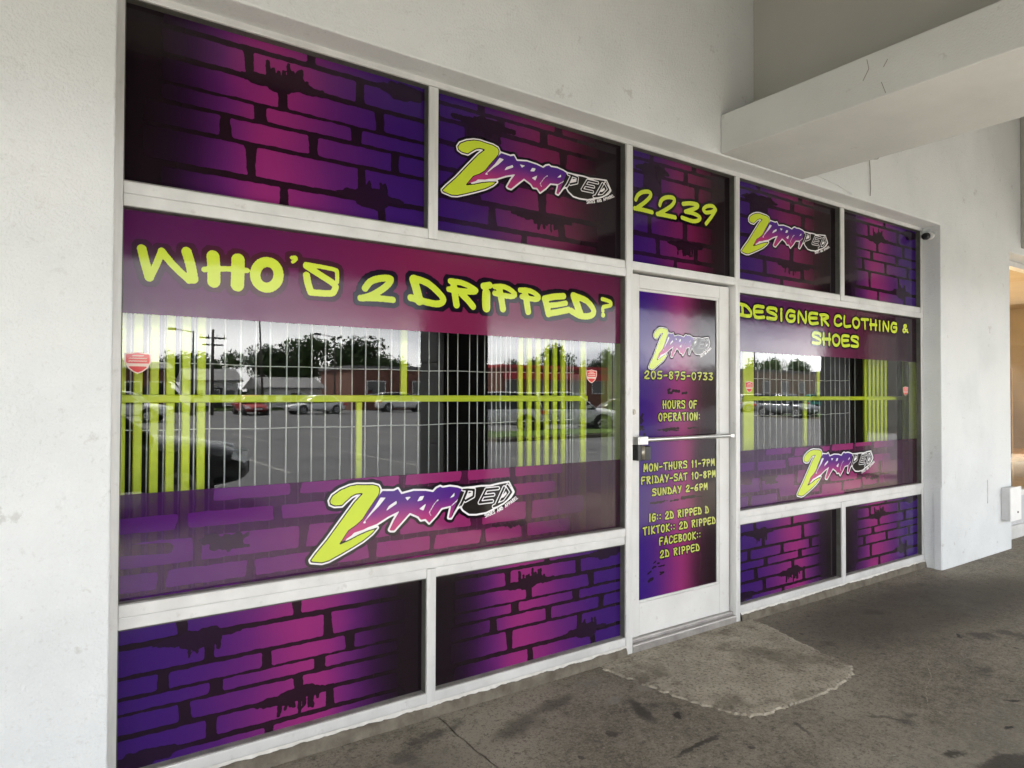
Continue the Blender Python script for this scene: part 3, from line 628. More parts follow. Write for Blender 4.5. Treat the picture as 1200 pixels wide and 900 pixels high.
shell_front('wall_face', [-9, .178, 6.202, 7.655, 14.0, 24], [-.16, 2.835, 2.882, 4.42],
    [[1,0,1,0,1],[1,0,1,1,1],[1,1,1,1,1]], -.14, .12, M_['stucco'], wall)
mb = MB().box(6.190, 6.2015, -.136, -.078, -.05, .662)
mb.build('jamb_trim', M_['stucco'], wall, .004)
MB().box(7.098, 7.112, -.146, -.139, .452, .668).build('wall_seam', M_['plasticgrey'], wall, .002)

# canopy
canopy = empty('walkway_canopy', (0, 0, 0), 0, 'white stucco canopy over the walkway with a beam meeting the wall above the door', 'canopy')
MB().box(-9, 24, -4.27, -.145, 4.38, 4.6).build('ceiling', M_['ceil'], canopy)
MB().box(-9, 24, -4.30, -3.70, 2.71, 4.36).build('fascia', M_['underside'], canopy, .01)
MB().box(-9, 24, -4.34, -4.301, 2.70, 4.7).build('fascia_face', M_['stucco'], canopy, .01)
for i, (a, b) in enumerate(((3.32, 4.165), (11.72, 12.57), (20.1, 20.95), (-5.1, -4.25))):
    bm_ = MB().box(a, b, -3.698, -.1415, 2.888, 3.122).build('beam', M_['soffit'], canopy, .006)
    bh = MB().box(a+.32, b-.004, -3.697, -.142, 3.124, 4.375).build('bulkhead', M_['bulk'], canopy, .004)
bh = MB().box(7.935, 8.45, -3.697, -.142, 2.905, 4.375).build('bulkhead', M_['bulk'], canopy, .004)
# hairline cracks in the beam's plaster
for pts in ([(3.3185,-1.02,3.10),(3.3185,-1.03,3.05),(3.3185,-1.00,3.0)], [(3.3185,-1.12,3.06),(3.3185,-1.10,3.03)], [(3.3185,-1.09,2.96),(3.3185,-1.11,2.90)]): MB().tube(pts, .0013, 4).build('plaster_crack', M_['wire'], canopy)

# pillars of dark blocks
p_labels = {3.6:'dark block pillar at the canopy edge opposite the shop door, mirrored in the big window',
            11.98:'dark block pillar far to the right, mirrored in the right-hand window',
            20.3:'farthest dark block pillar mirrored at the right edge of the right-hand window',
            -4.75:'dark block pillar at the left end of the canopy behind the photographer'}
proto = None
for px, lab in p_labels.items():
    e = empty('pillar', (px, -4.27, -.05), 0, lab, 'pillar', 'pillars along the canopy edge')
    zs = [0, .46, .92, 1.38, 1.84, 2.30, 2.758]
    for k, (a, b) in enumerate(zip(zs, zs[1:])):
        if proto and k: o = bpy.data.objects.new('block', proto); COL.objects.link(o); o.parent = e; o.location.z = a; continue
        o = MB().box(0, .58, 0, .57, .004, .455 if k < 5 else .45).build('block', M_['pillar'], e, .008); o.location.z = a
        if proto is None: proto = o.data; 
        for_b = o
    for ch in e.children:
        if not ch.modifiers:
            b_ = ch.modifiers.new('bevel', 'BEVEL'); b_.width = .008; b_.segments = 2
    MB().box(.012, .568, .012, .558, 0, 2.758).build('core', M_['pillar'], e)

# ================================================================ GROUND
def tagS(o): o['kind'] = 'structure'; return o
def slab(name, poly, z, th, mat, cell=None):
    mb = MB(); n = len(poly)
    mb.add([(x, y, z) for x, y in poly]+[(x, y, z-th) for x, y in poly], [list(range(n)), list(range(2*n-1, n-1, -1))]+[[i, n+i, n+(i+1) % n, (i+1) % n] for i in range(n)])
    return mb.build(name, mat)
rnd = random.Random(3)
def crackline(x0, y0, x1, y1, n=60, amp=.010):
    out = []; o = 0
    for i in range(n+1):
        t = i/n; o = o*.75+rnd.uniform(-amp, amp)
        out.append((x0+(x1-x0)*t+o, y0+(y1-y0)*t))
    return out
c1 = crackline(1.475, .10, 1.395, -4.62, 90, .006)
c2 = [(x+.006+.004*abs(math.sin(i*1.7)), y) for i, (x, y) in enumerate(c1)]
c3 = [(6.32+rnd.uniform(-.002,.002), y) for x, y in c1]; c4 = [(x+.008, y) for x, y in c3]
tagS(slab('walkway', [(-9, .1)]+c1+[(-9, -4.62)], -.03, .16, M_['concrete'])).name = 'walkway'
tagS(slab('walkway', c2+[(6.32, -4.62), (6.32, .1)], -.03, .16, M_['concrete']))
tagS(slab('walkway', [(6.327, .1), (6.327, -4.62), (24, -4.62), (24, .1)], -.031, .16, M_['concrete']))
tagS(MB().box(-9, 24, -4.60, .1, -.3, -.052).build('walkway_bed', M_['asphalt']))
tagS(MB().box(-9, 24, -4.80, -4.625, -.3, -.034).build('kerb', M_['curb'], bevel=.012))
# raised concrete apron before the door, broken edge
ap = [(2.44,.10),(2.45,.02),(2.46,-.12),(2.49,-.30),(2.53,-.53),(2.58,-.70),(2.64,-.835),(2.77,-.858),(2.90,-.868),(3.04,-.881),(3.17,-.887),(3.30,-.883),(3.42,-.862),(3.51,-.838),(3.58,-.79),(3.618,-.729),(3.625,-.629),(3.68,-.45),(3.73,-.293),(3.775,-.14),(3.80,.002),(3.82,.10)]
ap2 = []
for a, b in zip(ap, ap[1:]):
    for k in range(9):
        t = k/9; ap2.append((a[0]+(b[0]-a[0])*t+rnd.uniform(-.012,.012), a[1]+(b[1]-a[1])*t+rnd.uniform(-.010,.010)))
n = len(ap2); cx, cy = 3.15, -.3
mb = MB(); top = []
vs = [(x, y, -.0315) for x, y in ap2]+[(cx+(x-cx)*.985, cy+(y-cy)*.985, -.0225+rnd.uniform(-.0012,.0012)) for x, y in ap2]+[(cx+(x-cx)*.93, cy+(y-cy)*.93, -.0185) for x, y in ap2]+[(cx, cy, -.012)]
fs = []
for i in range(n):
    j = (i+1) % n; fs += [(i, j, n+j, n+i), (n+i, n+j, 2*n+j, 2*n+i), (2*n+i, 2*n+j, 3*n)]
mb.add(vs, fs, 0, False)
ap_o = mb.build('door_apron', M_['apron']); tagS(ap_o)
bmx = bmesh.new(); bmx.from_mesh(ap_o.data); bmesh.ops.recalc_face_normals(bmx, faces=bmx.faces); bmx.to_mesh(ap_o.data); bmx.free()
# hairline crack across the walkway right of the apron
pts = [(4.227,-.899),(4.10,-.95),(3.98,-.99),(3.80,-1.09),(3.62,-1.14),(3.479,-1.212)]
mb = MB(); hw = .0022
for a, b in zip(pts, pts[1:]):
    d = Vector((b[0]-a[0], b[1]-a[1])).normalized(); nn = Vector((-d.y, d.x))*hw
    mb.box(0,0,0,0,0,0) if False else mb.add([(a[0]-nn.x,a[1]-nn.y,-.0285),(b[0]-nn.x,b[1]-nn.y,-.0285),(b[0]+nn.x,b[1]+nn.y,-.0285),(a[0]+nn.x,a[1]+nn.y,-.0285)], [(0,1,2,3)])
tagS(mb.build('walkway_scar', M_['apron']))
tagS(MB().box(-160, 260, -74, -4.81, -.6, -.18).build('parking_lot', M_['asphalt']))
tagS(MB().box(-900, 1100, -1400, 60, -1.0, -.62).build('ground', M_['earth']))
tagS(MB().box(-200, 300, -200, -74.05, -.6, -.12).build('verge', M_['grass']))
# ================================================================ PARKING PAINT
lines = []
for k in range(12):
    x = 4+k*2.8; lines.append((x, x+.1, -15.5, -10.8))
for k in range(26):
    x = 6+k*2.8; lines.append((x, x+.1, -25.5, -20.2))
mb = MB()
for a, b, c, d in lines: mb.add([(a,c,-.176),(b,c,-.176),(b,d,-.176),(a,d,-.176)], [(0,1,2,3)])
tagS(mb.build('bay_lines', M_['paintline']))
for (x0, x1, y0, y1) in ((12.5, 24, -19.6, -16.2), (43.5, 60, -28, -22.0), (-20, -8, -20, -16)):
    tagS(MB().box(x0, x1, y0, y1, -.3, -.05).build('island_kerb', M_['curb'], bevel=.02))
    tagS(MB().box(x0+.16, x1-.16, y0+.16, y1-.16, -.1, -.02).build('island_grass', M_['grass']))

# ================================================================ SHOPFRONT
shop = empty('shopfront', (0, 0, 0), 0, 'white aluminium framed shopfront covered in purple brick-print window film with lime lettering', 'shopfront')
XL, A1, A2, B1, B2, C1, C2, D1, D2, XR = .213, 1.428, 1.476, 2.674, 2.724, 3.646, 3.688, 4.900, 4.950, 6.170
fy = .0; by = .11
def up(x0, x1, z0, z1, y0=fy, nm='mullion', mat='alu_v'): return MB().box(x0, x1, y0, by, z0, z1).build(nm, M_[mat], shop, .003)
up(.150, XL, .0, 2.853, .002, 'side_frame'); up(XR, 6.201, .0, 2.853, .002, 'side_frame')
up(B1, B2, -.028, 2.853, -.003); up(C1, C2, -.028, 2.853, -.003)
up(A1, A2, 2.149, 2.853); up(D1, D2, 2.149, 2.853)
up(A1+.001, A2-.001, .030, .638, -.002); up(D1, D2, .030, .638, -.002)
MB().box(.150, 6.201, .0, by, 2.8555, 2.900).build('head_frame', M_['alu'], shop, .003)
for a, b in ((XL+.0005, B1-.0005), (C2+.0005, XR-.0005)):
    MB().box(a, b, .001, by, 2.103, 2.147).build('transom_bar', M_['alu'], shop, .003)
    MB().box(a, b, .007, by-.002, 2.1475, 2.193).build('glazing_stop', M_['alu'], shop, .004)
    MB().box(a, b, .001, by, .640, .685).build('sill_bar', M_['alu'], shop, .003)
    MB().box(a, b, .007, by-.002, .595, .6395).build('glazing_stop', M_['alu'], shop, .004)
    MB().box(a, b, .001, by, .030, .075).build('bottom_rail', M_['alu'], shop, .003)
MB().box(B2+.0005, C1-.0005, .001, by, 2.147, 2.195).build('door_header', M_['alu'], shop, .003)
# concrete footing under the frames and the ragged white paint on it
for a, b in ((.15, B1-.001), (C2+.001, 6.2)):
    n = int((b-a)/.03); mb = MB(); vs = []; fs = []
    for i in range(n+1):
        x = a+(b-a)*i/n; j = .003+.001*math.sin(i*.07)+rnd.uniform(0, .0010)
        vs += [(x, -.016-j*1.4, -.05), (x, -.011-j*.9, .006-j), (x, -.003, .029), (x, .10, .028)]
    for i in range(n):
        k = 4*i
        for q in range(3): fs.append((k+q, k+4+q, k+5+q, k+1+q))
    mb.add(vs, fs, 0, True); mb.build('footing', M_['curb'], shop)
    mb = MB(); vs = []; fs = []; n = int((b-a)/.012); o_ = 0
    for i in range(n+1):
        x = a+(b-a)*i/n; o_ = o_*.8+rnd.uniform(-.0028,.0028)
        vs += [(x, -.0035, .034), (x, -.0065, .027), (x, -.0105, .0215+o_)]
    for i in range(n):
        k = 3*i; fs += [(k, k+1, k+4, k+3), (k+1, k+2, k+5, k+4)]
    mb.add(vs, fs, 0, True); mb.build('paint_edge', M_['caulk'], shop)

def window(x0, x1, z0, z1, label=None, pane='window'):
    """glass pane with pocket liners, frame-side shade put into their colour; origin left at the shop's"""
    mb = MB(); e = .004
    mb.add([(x0-e,.045,z0-e),(x1+e,.045,z0-e),(x1+e,.045,z1+e),(x0-e,.045,z1+e),(x0-e,.051,z0-e),(x1+e,.051,z0-e),(x1+e,.051,z1+e),(x0-e,.051,z1+e)], [(0,1,2,3)], 0)
    mb.add([(x0-e,.045,z0-e),(x1+e,.045,z0-e),(x1+e,.045,z1+e),(x0-e,.045,z1+e),(x0-e,.051,z0-e),(x1+e,.051,z0-e),(x1+e,.051,z1+e),(x0-e,.051,z1+e)], [(7,6,5,4),(0,4,5,1),(1,5,6,2),(2,6,7,3),(3,7,4,0)], 1)
    w = mb.build(pane, [M_['glass'], M_['glassback']], shop)
    if label: w['label'] = label
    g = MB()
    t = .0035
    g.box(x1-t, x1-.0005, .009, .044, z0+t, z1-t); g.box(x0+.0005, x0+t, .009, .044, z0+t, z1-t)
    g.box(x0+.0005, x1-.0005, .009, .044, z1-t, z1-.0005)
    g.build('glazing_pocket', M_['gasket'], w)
    MB().box(x0+.0005, x1-.0005, .009, .044, z0+.0005, z0+t).build('glazing_ledge', M_['sillpocket'], w)
    return w
ZT0, ZT1 = 2.193, 2.855
# --- top row
w = window(XL, A1, ZT0, ZT1, 'upper left window pane with black fading to purple brick film')
brick_print(w, XL, A1, ZT0, ZT1, DES_A, SPL_A, M_['fA'], M_['fAb'], flip=True, seed=2)
w = window(A2, B1, ZT0, ZT1, 'upper window pane with lime numeral logo left of the door')
brick_print(w, A2, B1, ZT0, ZT1, DES_B, SPL_B, M_['fB'], M_['fBb'], seed=3)
logo(w, 1.045, .93, 1.512, 2.388)
w = window(B2, C1, ZT0, ZT1, 'pane above the door with lime street number')
brick_print(w, B2, C1, ZT0, ZT1, DES_B, SPL_B, M_['fB'], M_['fBb'], seed=4)
lettering('street_number', NUM, w, .0414, M_['limeprint'], M_['shadowd'], .016)
w = window(C2, D1, ZT0, ZT1, 'upper window pane with lime numeral logo right of the door')
brick_print(w, C2, D1, ZT0, ZT1, DES_B, SPL_B, M_['fB'], M_['fBb'], seed=5)
logo(w, 1.0, .93, 3.757, 2.382)
w = window(D2, XR, ZT0, ZT1, 'upper right window pane with black fading to purple brick film')
brick_print(w, D2, XR, ZT0, ZT1, DES_A, SPL_A, M_['fA'], M_['fAb'], flip=True, seed=2)
# --- bottom row
ZB0, ZB1 = .075, .595
for x0, x1, fl, lb in ((XL, A1, False, 'lower left window pane with purple brick film fading to black'), (A2, B1, True, 'lower window pane beside the door with purple bricks at its right'),
                   (C2, D1, False, 'lower window pane right of the door with purple bricks at its left'), (D2, XR, True, 'lower right window pane with purple bricks at its right')):
    w = window(x0, x1, ZB0, ZB1, lb)
    brick_print(w, x0, x1, ZB0, ZB1, DES_A, SPL_A, M_['fA'], M_['fAb'], flip=fl, seed=2)
# --- big left window
ROWS_C = [(1.02, 1.09, [(.53,.823),(.865,1.31),(1.341,1.632),(1.665,1.91),(1.945,2.25)]),
          (.925, .985, [(.20,.405),(.44,.757),(.788,1.20),(1.24,1.70),(1.74,2.20)]),
          (.80, .893, [(.20,.46),(.49,.861),(.893,1.27),(1.31,1.684),(1.75,2.012),(2.05,2.4)]),
          (.713, .78, [(.20,.34),(.369,.655),(.685,1.164),(1.2,1.465),(1.489,1.742),(1.768,1.984),(2.02,2.3)]),
          (.66, .694, [(.25,.9),(.93,1.5),(1.54,2.1)])]
def band_window(x0, x1, k, off, label, fb, ft, tz0):
    w = window(x0, x1, .685, 2.103, label)
    Lw = x1-x0; zt = 1.069
    sheet('film', x0, x1, .685, zt, .0430, M_['fCb'], w)
    X, Z = grid(x0, x1, .685, zt, .007)
    D = np.full(X.shape, 9.0); rr = random.Random(9)
    for z0, z1, us in ROWS_C:
        for a, b in us:
            D = np.minimum(D, sd_rect(X+(Z-(z0+z1)/2)*rr.uniform(-.2,.2), Z+(X-(a+b)/2*k)*rr.uniform(-.006,.006), a*k+off, b*k+off, z0, min(z1, 1.075), .007))
    D = D+.0015+wob(X, Z, .002, 45)+wob(X, Z, .001, 130)
    D = np.maximum(D, (Z-1.068)); D = np.maximum(D, .687-Z)
    # torn dark edge of the print at upper left
    D = np.maximum(D, -(seg_d(X, Z, (x0, .87), (x0+.16*k, .86))-.0)-.0 + .02)
    layer('brick_print', X, Z, D, .0426, M_['fC'], w, (x0, x1, .685, zt))
    S = np.full(X.shape, 9.0)
    for q in range(22):
        t = rr.random(); px = (.50+.13*t)*k+off; l = .05*rr.random()
        S = np.minimum(S, seg_d(X, Z, (px-l, .865+rr.uniform(-.03,.025)), (px+l, .865+rr.uniform(-.035,.03)))-rr.uniform(.004,.014))
    for q in range(14):
        px = (1.80+.2*rr.random())*k+off; S = np.minimum(S, seg_d(X, Z, (px, .79), (px+.02, .785-rr.random()*.02))-rr.uniform(.003,.008))
    layer('splatter_print', X, Z, S+wob(X, Z, .003, 110), .0422, M_['splatC'], w, (x0, x1, .685, zt))
    sheet('header_film', x0, x1, tz0, 2.103, .0430, ft, w)
    return w
bw = band_window(XL, B1, 1.0, 0, 'big window left of the door with purple header band, clear middle and brick film below', M_['fC'], M_['fT'], 1.724)
lettering('header_lettering', WHOS, bw, .0414, M_['limeprint'], M_['shadow'], .022)
lettering('header_lettering', DRIP, bw, .0414, M_['limeprint'], M_['shadowd'], .024)
logo(bw, 1.0, 1.0, *TIP)
rw = band_window(C2, XR, 1.01, 3.49, 'window right of the door with purple header band, clear middle and brick film below', M_['fC'], M_['fT2'], 1.724)
S1 = text_strokes('DESiGNER', 3.742, 4.812, 2.048, 1.948, .0115)+text_strokes('CLOTHiNG', 4.866, 5.84, 2.052, 1.955, .0115)+text_strokes('&', 5.915, 6.03, 2.046, 1.962, .009)+text_strokes('SHOES', 4.577, 5.229, 1.906, 1.804, .0115)
lettering('header_lettering', S1, rw, .0414, M_['limeprint'], M_['shadowd'], .012, cell=.003)
logo(rw, 1.012, 1.03, 4.385, .722)

# --- door
door = empty('door', (2.735, .045, 0)); door.parent = shop
dy0, dy1 = .042, .088
def dp(nm, x0, x1, z0, z1, y0=dy0, y1=dy1, mat='door_alu', bev=.003):
    o = MB().box(x0, x1, y0, y1, z0, z1).build(nm, M_[mat], None, bev)
    o.parent = door; o.location = (-2.735, -.045, 0); return o
dp('stile', 2.735, 2.820, .045, 2.135); dp('stile', 3.538, 3.634, .045, 2.135)
dp('top_rail', 2.8205, 3.5375, 2.055, 2.134, dy0+.001); dp('bottom_rail', 2.8205, 3.5375, .046, .232, dy0+.001)
dp('glazing_bead', 2.8205, 3.5375, 2.040, 2.0545, dy0+.006); dp('glazing_bead', 2.8205, 3.5375, .2325, .245, dy0+.006)
dp('glazing_bead', 3.522, 3.5375, .2455, 2.0395, dy0+.006)
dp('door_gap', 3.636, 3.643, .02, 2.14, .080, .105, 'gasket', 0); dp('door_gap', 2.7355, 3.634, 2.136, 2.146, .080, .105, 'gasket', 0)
th = dp('threshold', B2+.002, C1-.002, -.03, .024, -.006, .105, 'thresh', .004); dp('threshold', B2+.002, C1-.002, .0245, .044, .020, .10, 'thresh', .003)
mb = MB(); gx0, gx1, gz0, gz1 = 2.819, 3.523, .243, 2.041
q = [(gx0,.058,gz0),(gx1,.058,gz0),(gx1,.058,gz1),(gx0,.058,gz1),(gx0,.064,gz0),(gx1,.064,gz0),(gx1,.064,gz1),(gx0,.064,gz1)]
mb.add(q, [(0,1,2,3)], 0); mb.add(q, [(7,6,5,4),(0,4,5,1),(1,5,6,2),(2,6,7,3),(3,7,4,0)], 1)
dg = mb.build('door_glass', [M_['glass'], M_['glassback']]); dg.parent = door; dg.location = (-2.735, -.045, 0)
def toD(names_before):
    for o in list(bpy.data.objects):
        if o.name not in names_before and o.parent == shop: o.parent = door; o.location = (-2.735, -.045, 0)
nb = set(o.name for o in bpy.data.objects)
sheet('film', gx0, gx1, gz0, gz1, .0565, M_['fD'], shop)
X, Z = grid(gx0, gx1, gz0, gz1, .006); S = np.full(X.shape, 9.0); rr = random.Random(4)
for (cx, cz, w_, h_, nn) in ((3.12, 1.225, .16, .008, 6), (2.86, 1.24, .035, .07, 7), (3.12, .80, .20, .006, 6), (3.03, .44, .09, .03, 6), (2.96, .36, .06, .03, 5), (3.14, 1.455, .07, .012, 5)):
    for k in range(nn):
        a = (cx+rr.uniform(-w_, w_), cz+rr.uniform(-h_, h_)); S = np.minimum(S, seg_d(X, Z, a, (a[0]+rr.uniform(.2,.6)*w_, a[1]+rr.uniform(-.2,.4)*h_))-rr.uniform(.003,.010))
layer('splatter_print', X, Z, S+wob(X, Z, .003, 90), .0561, M_['splat'], shop, (gx0, gx1, gz0, gz1))
logo(shop, .536, .793, 2.908, 1.592, y=.0557, cell=.003, small=True)
for tx, a, b, c, d in (('205-875-0733', 2.873, 3.493, 1.580, 1.527), ('HOURS OF', 3.027, 3.340, 1.404, 1.350), ('OPERATION:', 2.991, 3.369, 1.329, 1.276),
        ('MON-THURS 11-7PM', 2.867, 3.508, 1.033, .983), ('FRIDAY-SAT 10-8PM', 2.847, 3.518, .959, .910), ('SUNDAY 2-6PM', 2.938, 3.439, .883, .836),
        ('IG:: 2D RIPPED D', 2.911, 3.449, .738, .687), ('TIKTOK:: 2D RIPPED', 2.861, 3.515, .664, .613), ('FACEBOOK::', 2.998, 3.374, .589, .538), ('2D RIPPED', 3.004, 3.361, .512, .461)):
    lettering('door_lettering', text_strokes(tx, a, b, c, d, .0047, .46), shop, .0553, M_['limepale'], M_['shadowd'], .0055, cell=.0018, rough=.0004)
toD(nb)
# pull bar across the door, its bracket and the black lock
o = MB().cyl((2.835, .008, 1.176), (3.605, .008, 1.176), .012, n=16).build('pull_bar', M_['chrome'], None); o.parent = door; o.location = (-2.735, -.045, 0)
o = MB().box(2.758, 2.838, -.012, .0415, 1.150, 1.196).box(2.770, 2.800, -.016, -.0125, 1.155, 1.19).build('bar_bracket', M_['chrome'], None, .004); o.parent = door; o.location = (-2.735, -.045, 0)
o = MB().box(3.595, 3.631, -.006, .0415, 1.162, 1.190).build('bar_bracket', M_['chrome'], None, .004); o.parent = door; o.location = (-2.735, -.045, 0)
o = MB().box(2.818, 2.870, -.002, .0415, 1.058, 1.140).build('lock_box', M_['black'], None, .004); o.parent = door; o.location = (-2.735, -.045, 0)
lk = MB().box(2.757, 2.785, -.012, .0415, 1.060, 1.148).build('lock_body', M_['black'], None, .004); lk.parent = door; lk.location = (-2.735, -.045, 0)
o = MB().cyl((2.802, .0, 1.066), (2.802, .0, 1.144), .016, n=14).build('lock_barrel', M_['brass'], None); o.parent = lk
o = MB().cyl((2.768, .0415, 1.336), (2.768, .032, 1.336), .016, n=16).cyl((2.768, .032, 1.336), (2.768, .027, 1.336), .009, n=12).build('key_cylinder', M_['brass'], None); o.parent = door; o.location = (-2.735, -.045, 0)

# shield stickers on the glass
def shield(x0, x1, z1, z0, label):
    cx = (x0+x1)/2; hw = (x1-x0)/2; h = z1-z0
    def pl(k): return [(cx+u*hw*k, z1-h*.5+(.5-v)*h*k) for u, v in ((-1,.08),(-.55,.06),(0,0),(.55,.06),(1,.08),(1,.45),(.72,.75),(.35,.92),(0,1),(-.35,.92),(-.72,.75),(-1,.45))]
    e = empty('shield_sticker', (cx, .0449, z0), 0, label, 'sticker', 'red shield stickers on the glass')
    X, Z = grid(x0-.01, x1+.01, z0-.01, z1+.01, .0025); ub = (x0, x1, z0, z1)
    D = sd_poly(X, Z, pl(1)); Di = sd_poly(X, Z, pl(.88))
    bar = np.abs(Z-(z1-h*.60))-h*.065
    parts = [layer('border', X, Z, D, .0446, M_['creamprint'], e, ub), layer('field', X, Z, np.maximum(Di, -bar), .0443, M_['redprint'], e, ub)]
    sc_ = np.full(X.shape, 9.0)
    for i, (v, l) in enumerate(((.2,.35),(.32,.6),(.44,.6))):
        for k in range(7):
            xx = cx+(-l+2*l*k/6)*hw; sc_ = np.minimum(sc_, seg_d(X, Z, (xx-.003, z1-h*v), (xx+.003, z1-h*v+.002))-.0016)
    parts.append(layer('small_print', X, Z, sc_, .0440, M_['creamprint'], e, ub))
    for p in parts:
        if p: p.location = (-cx, -.0449, -z0)
shield(.226, .313, 1.586, 1.505, 'red shield sticker at the left end of the big window')
shield(2.417, 2.495, 1.573, 1.498, 'red shield sticker at the right end of the big window')
shield(3.808, 3.888, 1.528, 1.452, 'red shield sticker at the left end of the right-hand window')
shield(5.935, 6.020, 1.514, 1.436, 'red shield sticker at the right end of the right-hand window')

# ================================================================ INSIDE THE SHOP
M_['olive'] = noise_mat('olive_paint', (.20,.26,.08), (.26,.32,.11), 10, 4, .5)  # lime paint darkened to olive, its shade put into the colour
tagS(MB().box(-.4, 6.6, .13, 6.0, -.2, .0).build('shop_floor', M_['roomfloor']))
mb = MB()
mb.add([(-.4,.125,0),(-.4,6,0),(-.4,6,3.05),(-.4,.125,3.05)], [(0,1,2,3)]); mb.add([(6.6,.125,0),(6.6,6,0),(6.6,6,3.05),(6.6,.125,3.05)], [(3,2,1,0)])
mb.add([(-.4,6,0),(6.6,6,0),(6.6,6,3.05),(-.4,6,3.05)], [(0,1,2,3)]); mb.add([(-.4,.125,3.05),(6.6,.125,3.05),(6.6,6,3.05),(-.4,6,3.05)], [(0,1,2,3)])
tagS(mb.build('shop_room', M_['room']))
GY = .25
def bar(e, nm, x0, x1, z0, z1, mat='lime', y0=GY, y1=GY+.02):
    return MB().box(x0, x1, y0, y1, z0, z1).build(nm, M_[mat], e, .005)
g1 = empty('security_gate', (0, 0, 0), 0, 'lime green steel security gate behind the big left window', 'security gate')
for k in range(6): bar(g1, 'gate_bar', .218+.0572*k, .250+.0572*k, .10, 2.60)
for k in range(6): bar(g1, 'gate_bar', 2.112+.060*k, 2.142+.060*k, .10, 2.60)
bar(g1, 'horizontal_bar', .215, 2.59, 1.397, 1.429, y0=GY-.022, y1=GY-.002)
bar(g1, 'post', 1.186, 1.216, .10, 1.3965); bar(g1, 'post', 1.412, 1.446, 1.4295, 2.60); bar(g1, 'post', 2.536, 2.575, .10, 2.60, y0=GY-.024, y1=GY-.003)
g2 = empty('security_gate', (0, 0, 0), 0, 'lime green steel security gate behind the window right of the door', 'security gate')
for k in range(6): bar(g2, 'gate_bar', 5.71+.068*k, 5.748+.068*k, .10, 2.60)
bar(g2, 'horizontal_bar', 4.03, 6.42, 1.397, 1.429, y0=GY-.022, y1=GY-.002)
bar(g2, 'post', 4.005, 4.06, .10, 2.60, y0=GY-.046, y1=GY-.024); bar(g2, 'post', 4.085, 4.155, .10, 2.60, y0=GY-.024, y1=GY-.003)
bar(g2, 'post', 4.815, 4.855, .10, 1.3965); bar(g2, 'post', 4.995, 5.035, 1.4295, 2.60); bar(g2, 'post', 6.345, 6.42, .10, 2.60, y0=GY-.024, y1=GY-.003)
tagS(MB().box(2.640, 2.672, .113, .17, .1, 2.7).build('inner_jamb', M_['olive']))
tagS(MB().box(6.47, 6.55, .14, .19, .1, 2.7).build('inner_jamb', M_['olive']))
rods1 = [.268,.325,.383,.440,.497,.556,.620,.680,.740,.803,.868,.929,.988,1.051,1.115,1.177,1.240,1.304,1.373,1.442,1.518,1.583,1.639,1.690,1.744,1.813,1.866,1.912,1.955,1.990,2.020,2.045,2.07]+[2.455,2.475,2.495,2.515,2.62]
def grille(xs, label, z0=.1, z1=2.62):
    e = empty('rod_grille', (0, 0, 0), 0, label, 'grille')
    r_ = random.Random(5)
    base = MB().cyl((0, 0, z0), (0, 0, z1), .0031, n=6).build('rod', M_['rod'], e)
    base.location = (xs[0], GY+.03, 0)
    for x in xs[1:]:
        c = base.copy(); COL.objects.link(c); c.parent = e; c.location = (x, GY+.03+r_.uniform(-.004,.004), 0); c.rotation_euler = (0, r_.uniform(-.003,.003), 0)
    for z in (1.562, 1.292):
        pts = [(xs[0]-.1+(xs[-1]-xs[0])*i/12, GY+.022, z-.008*math.sin(math.pi*i/12)-.004*(i % 2)) for i in range(13)]
        MB().tube(pts, .0022, 5).build('tie_wire', M_['rod'], e)
grille(rods1, 'white thin rod grille hanging behind the big left window')
grille([4.2+.0735*i for i in range(18)]+[5.52,5.6], 'white thin rod grille hanging behind the window right of the door')
ip = MB().cyl((2.72, .48, 0), (2.72, .48, 1.56), .033, n=14).build('pipe_post', M_['palepost']); tag(ip, 'pale round post standing inside the big window beside its right end', 'post')

# ================================================================ WALL FITTINGS
sc = empty('security_camera', (6.195, -.062, 2.80), 0, 'small black and white security camera high in the right corner of the shopfront recess', 'camera')
o = MB().cyl((0, 0, 0), (-.018, 0, 0), .032, n=20).build('mount', M_['plastic'], sc, .006); o.scale = (1, 1.15, 1)
o = MB().cyl((-.0225, .012, 0), (-.062, .020, -.006), .030, .026, n=20).build('lens_housing', M_['black'], sc, .008); o.scale = (1, 1.1, 1.05)
eb = empty('junction_box', (7.53, -.14, .27), 0, 'pale grey and white box mounted low on the pier at its right corner', 'box')
MB().box(-.121, .100, -.070, -.001, .0, .30).build('box_body', M_['plasticgrey'], eb, .004)
MB().box(-.128, .124, -.082, -.0705, -.008, .308).build('box_cover', M_['plastic'], eb, .005)
MB().cyl((.03, -.0825, .07), (.03, -.088, .07), .010, n=12).build('screw', M_['wire'], eb)
cw = empty('loose_wire', (5.03, -.145, 2.93), 0, 'thin loose wire hanging down the wall beside the beam over the right window', 'wire')
MB().tube([(.018,0,0),(.016,-.004,.06),(.010,-.004,.13),(.004,-.006,.2),(0,-.004,.27),(-.02,-.006,.285)], .0028).tube([(-.04,-.006,.29),(.02,-.01,.275),(.10,-.012,.29),(.145,-.02,.33),(.12,-.02,.345)], .0028).build('strand', M_['wire'], cw)
sw = tag(MB().tube([(4.20,-.1425,2.935),(4.30,-.1425,2.955),(4.42,-.1425,2.945),(4.60,-.1425,2.93),(4.8,-.1425,2.90)], .0022, 5).build('thin_cable', M_['soffit']), 'thin painted cable stapled along the wall right of the beam', 'cable')

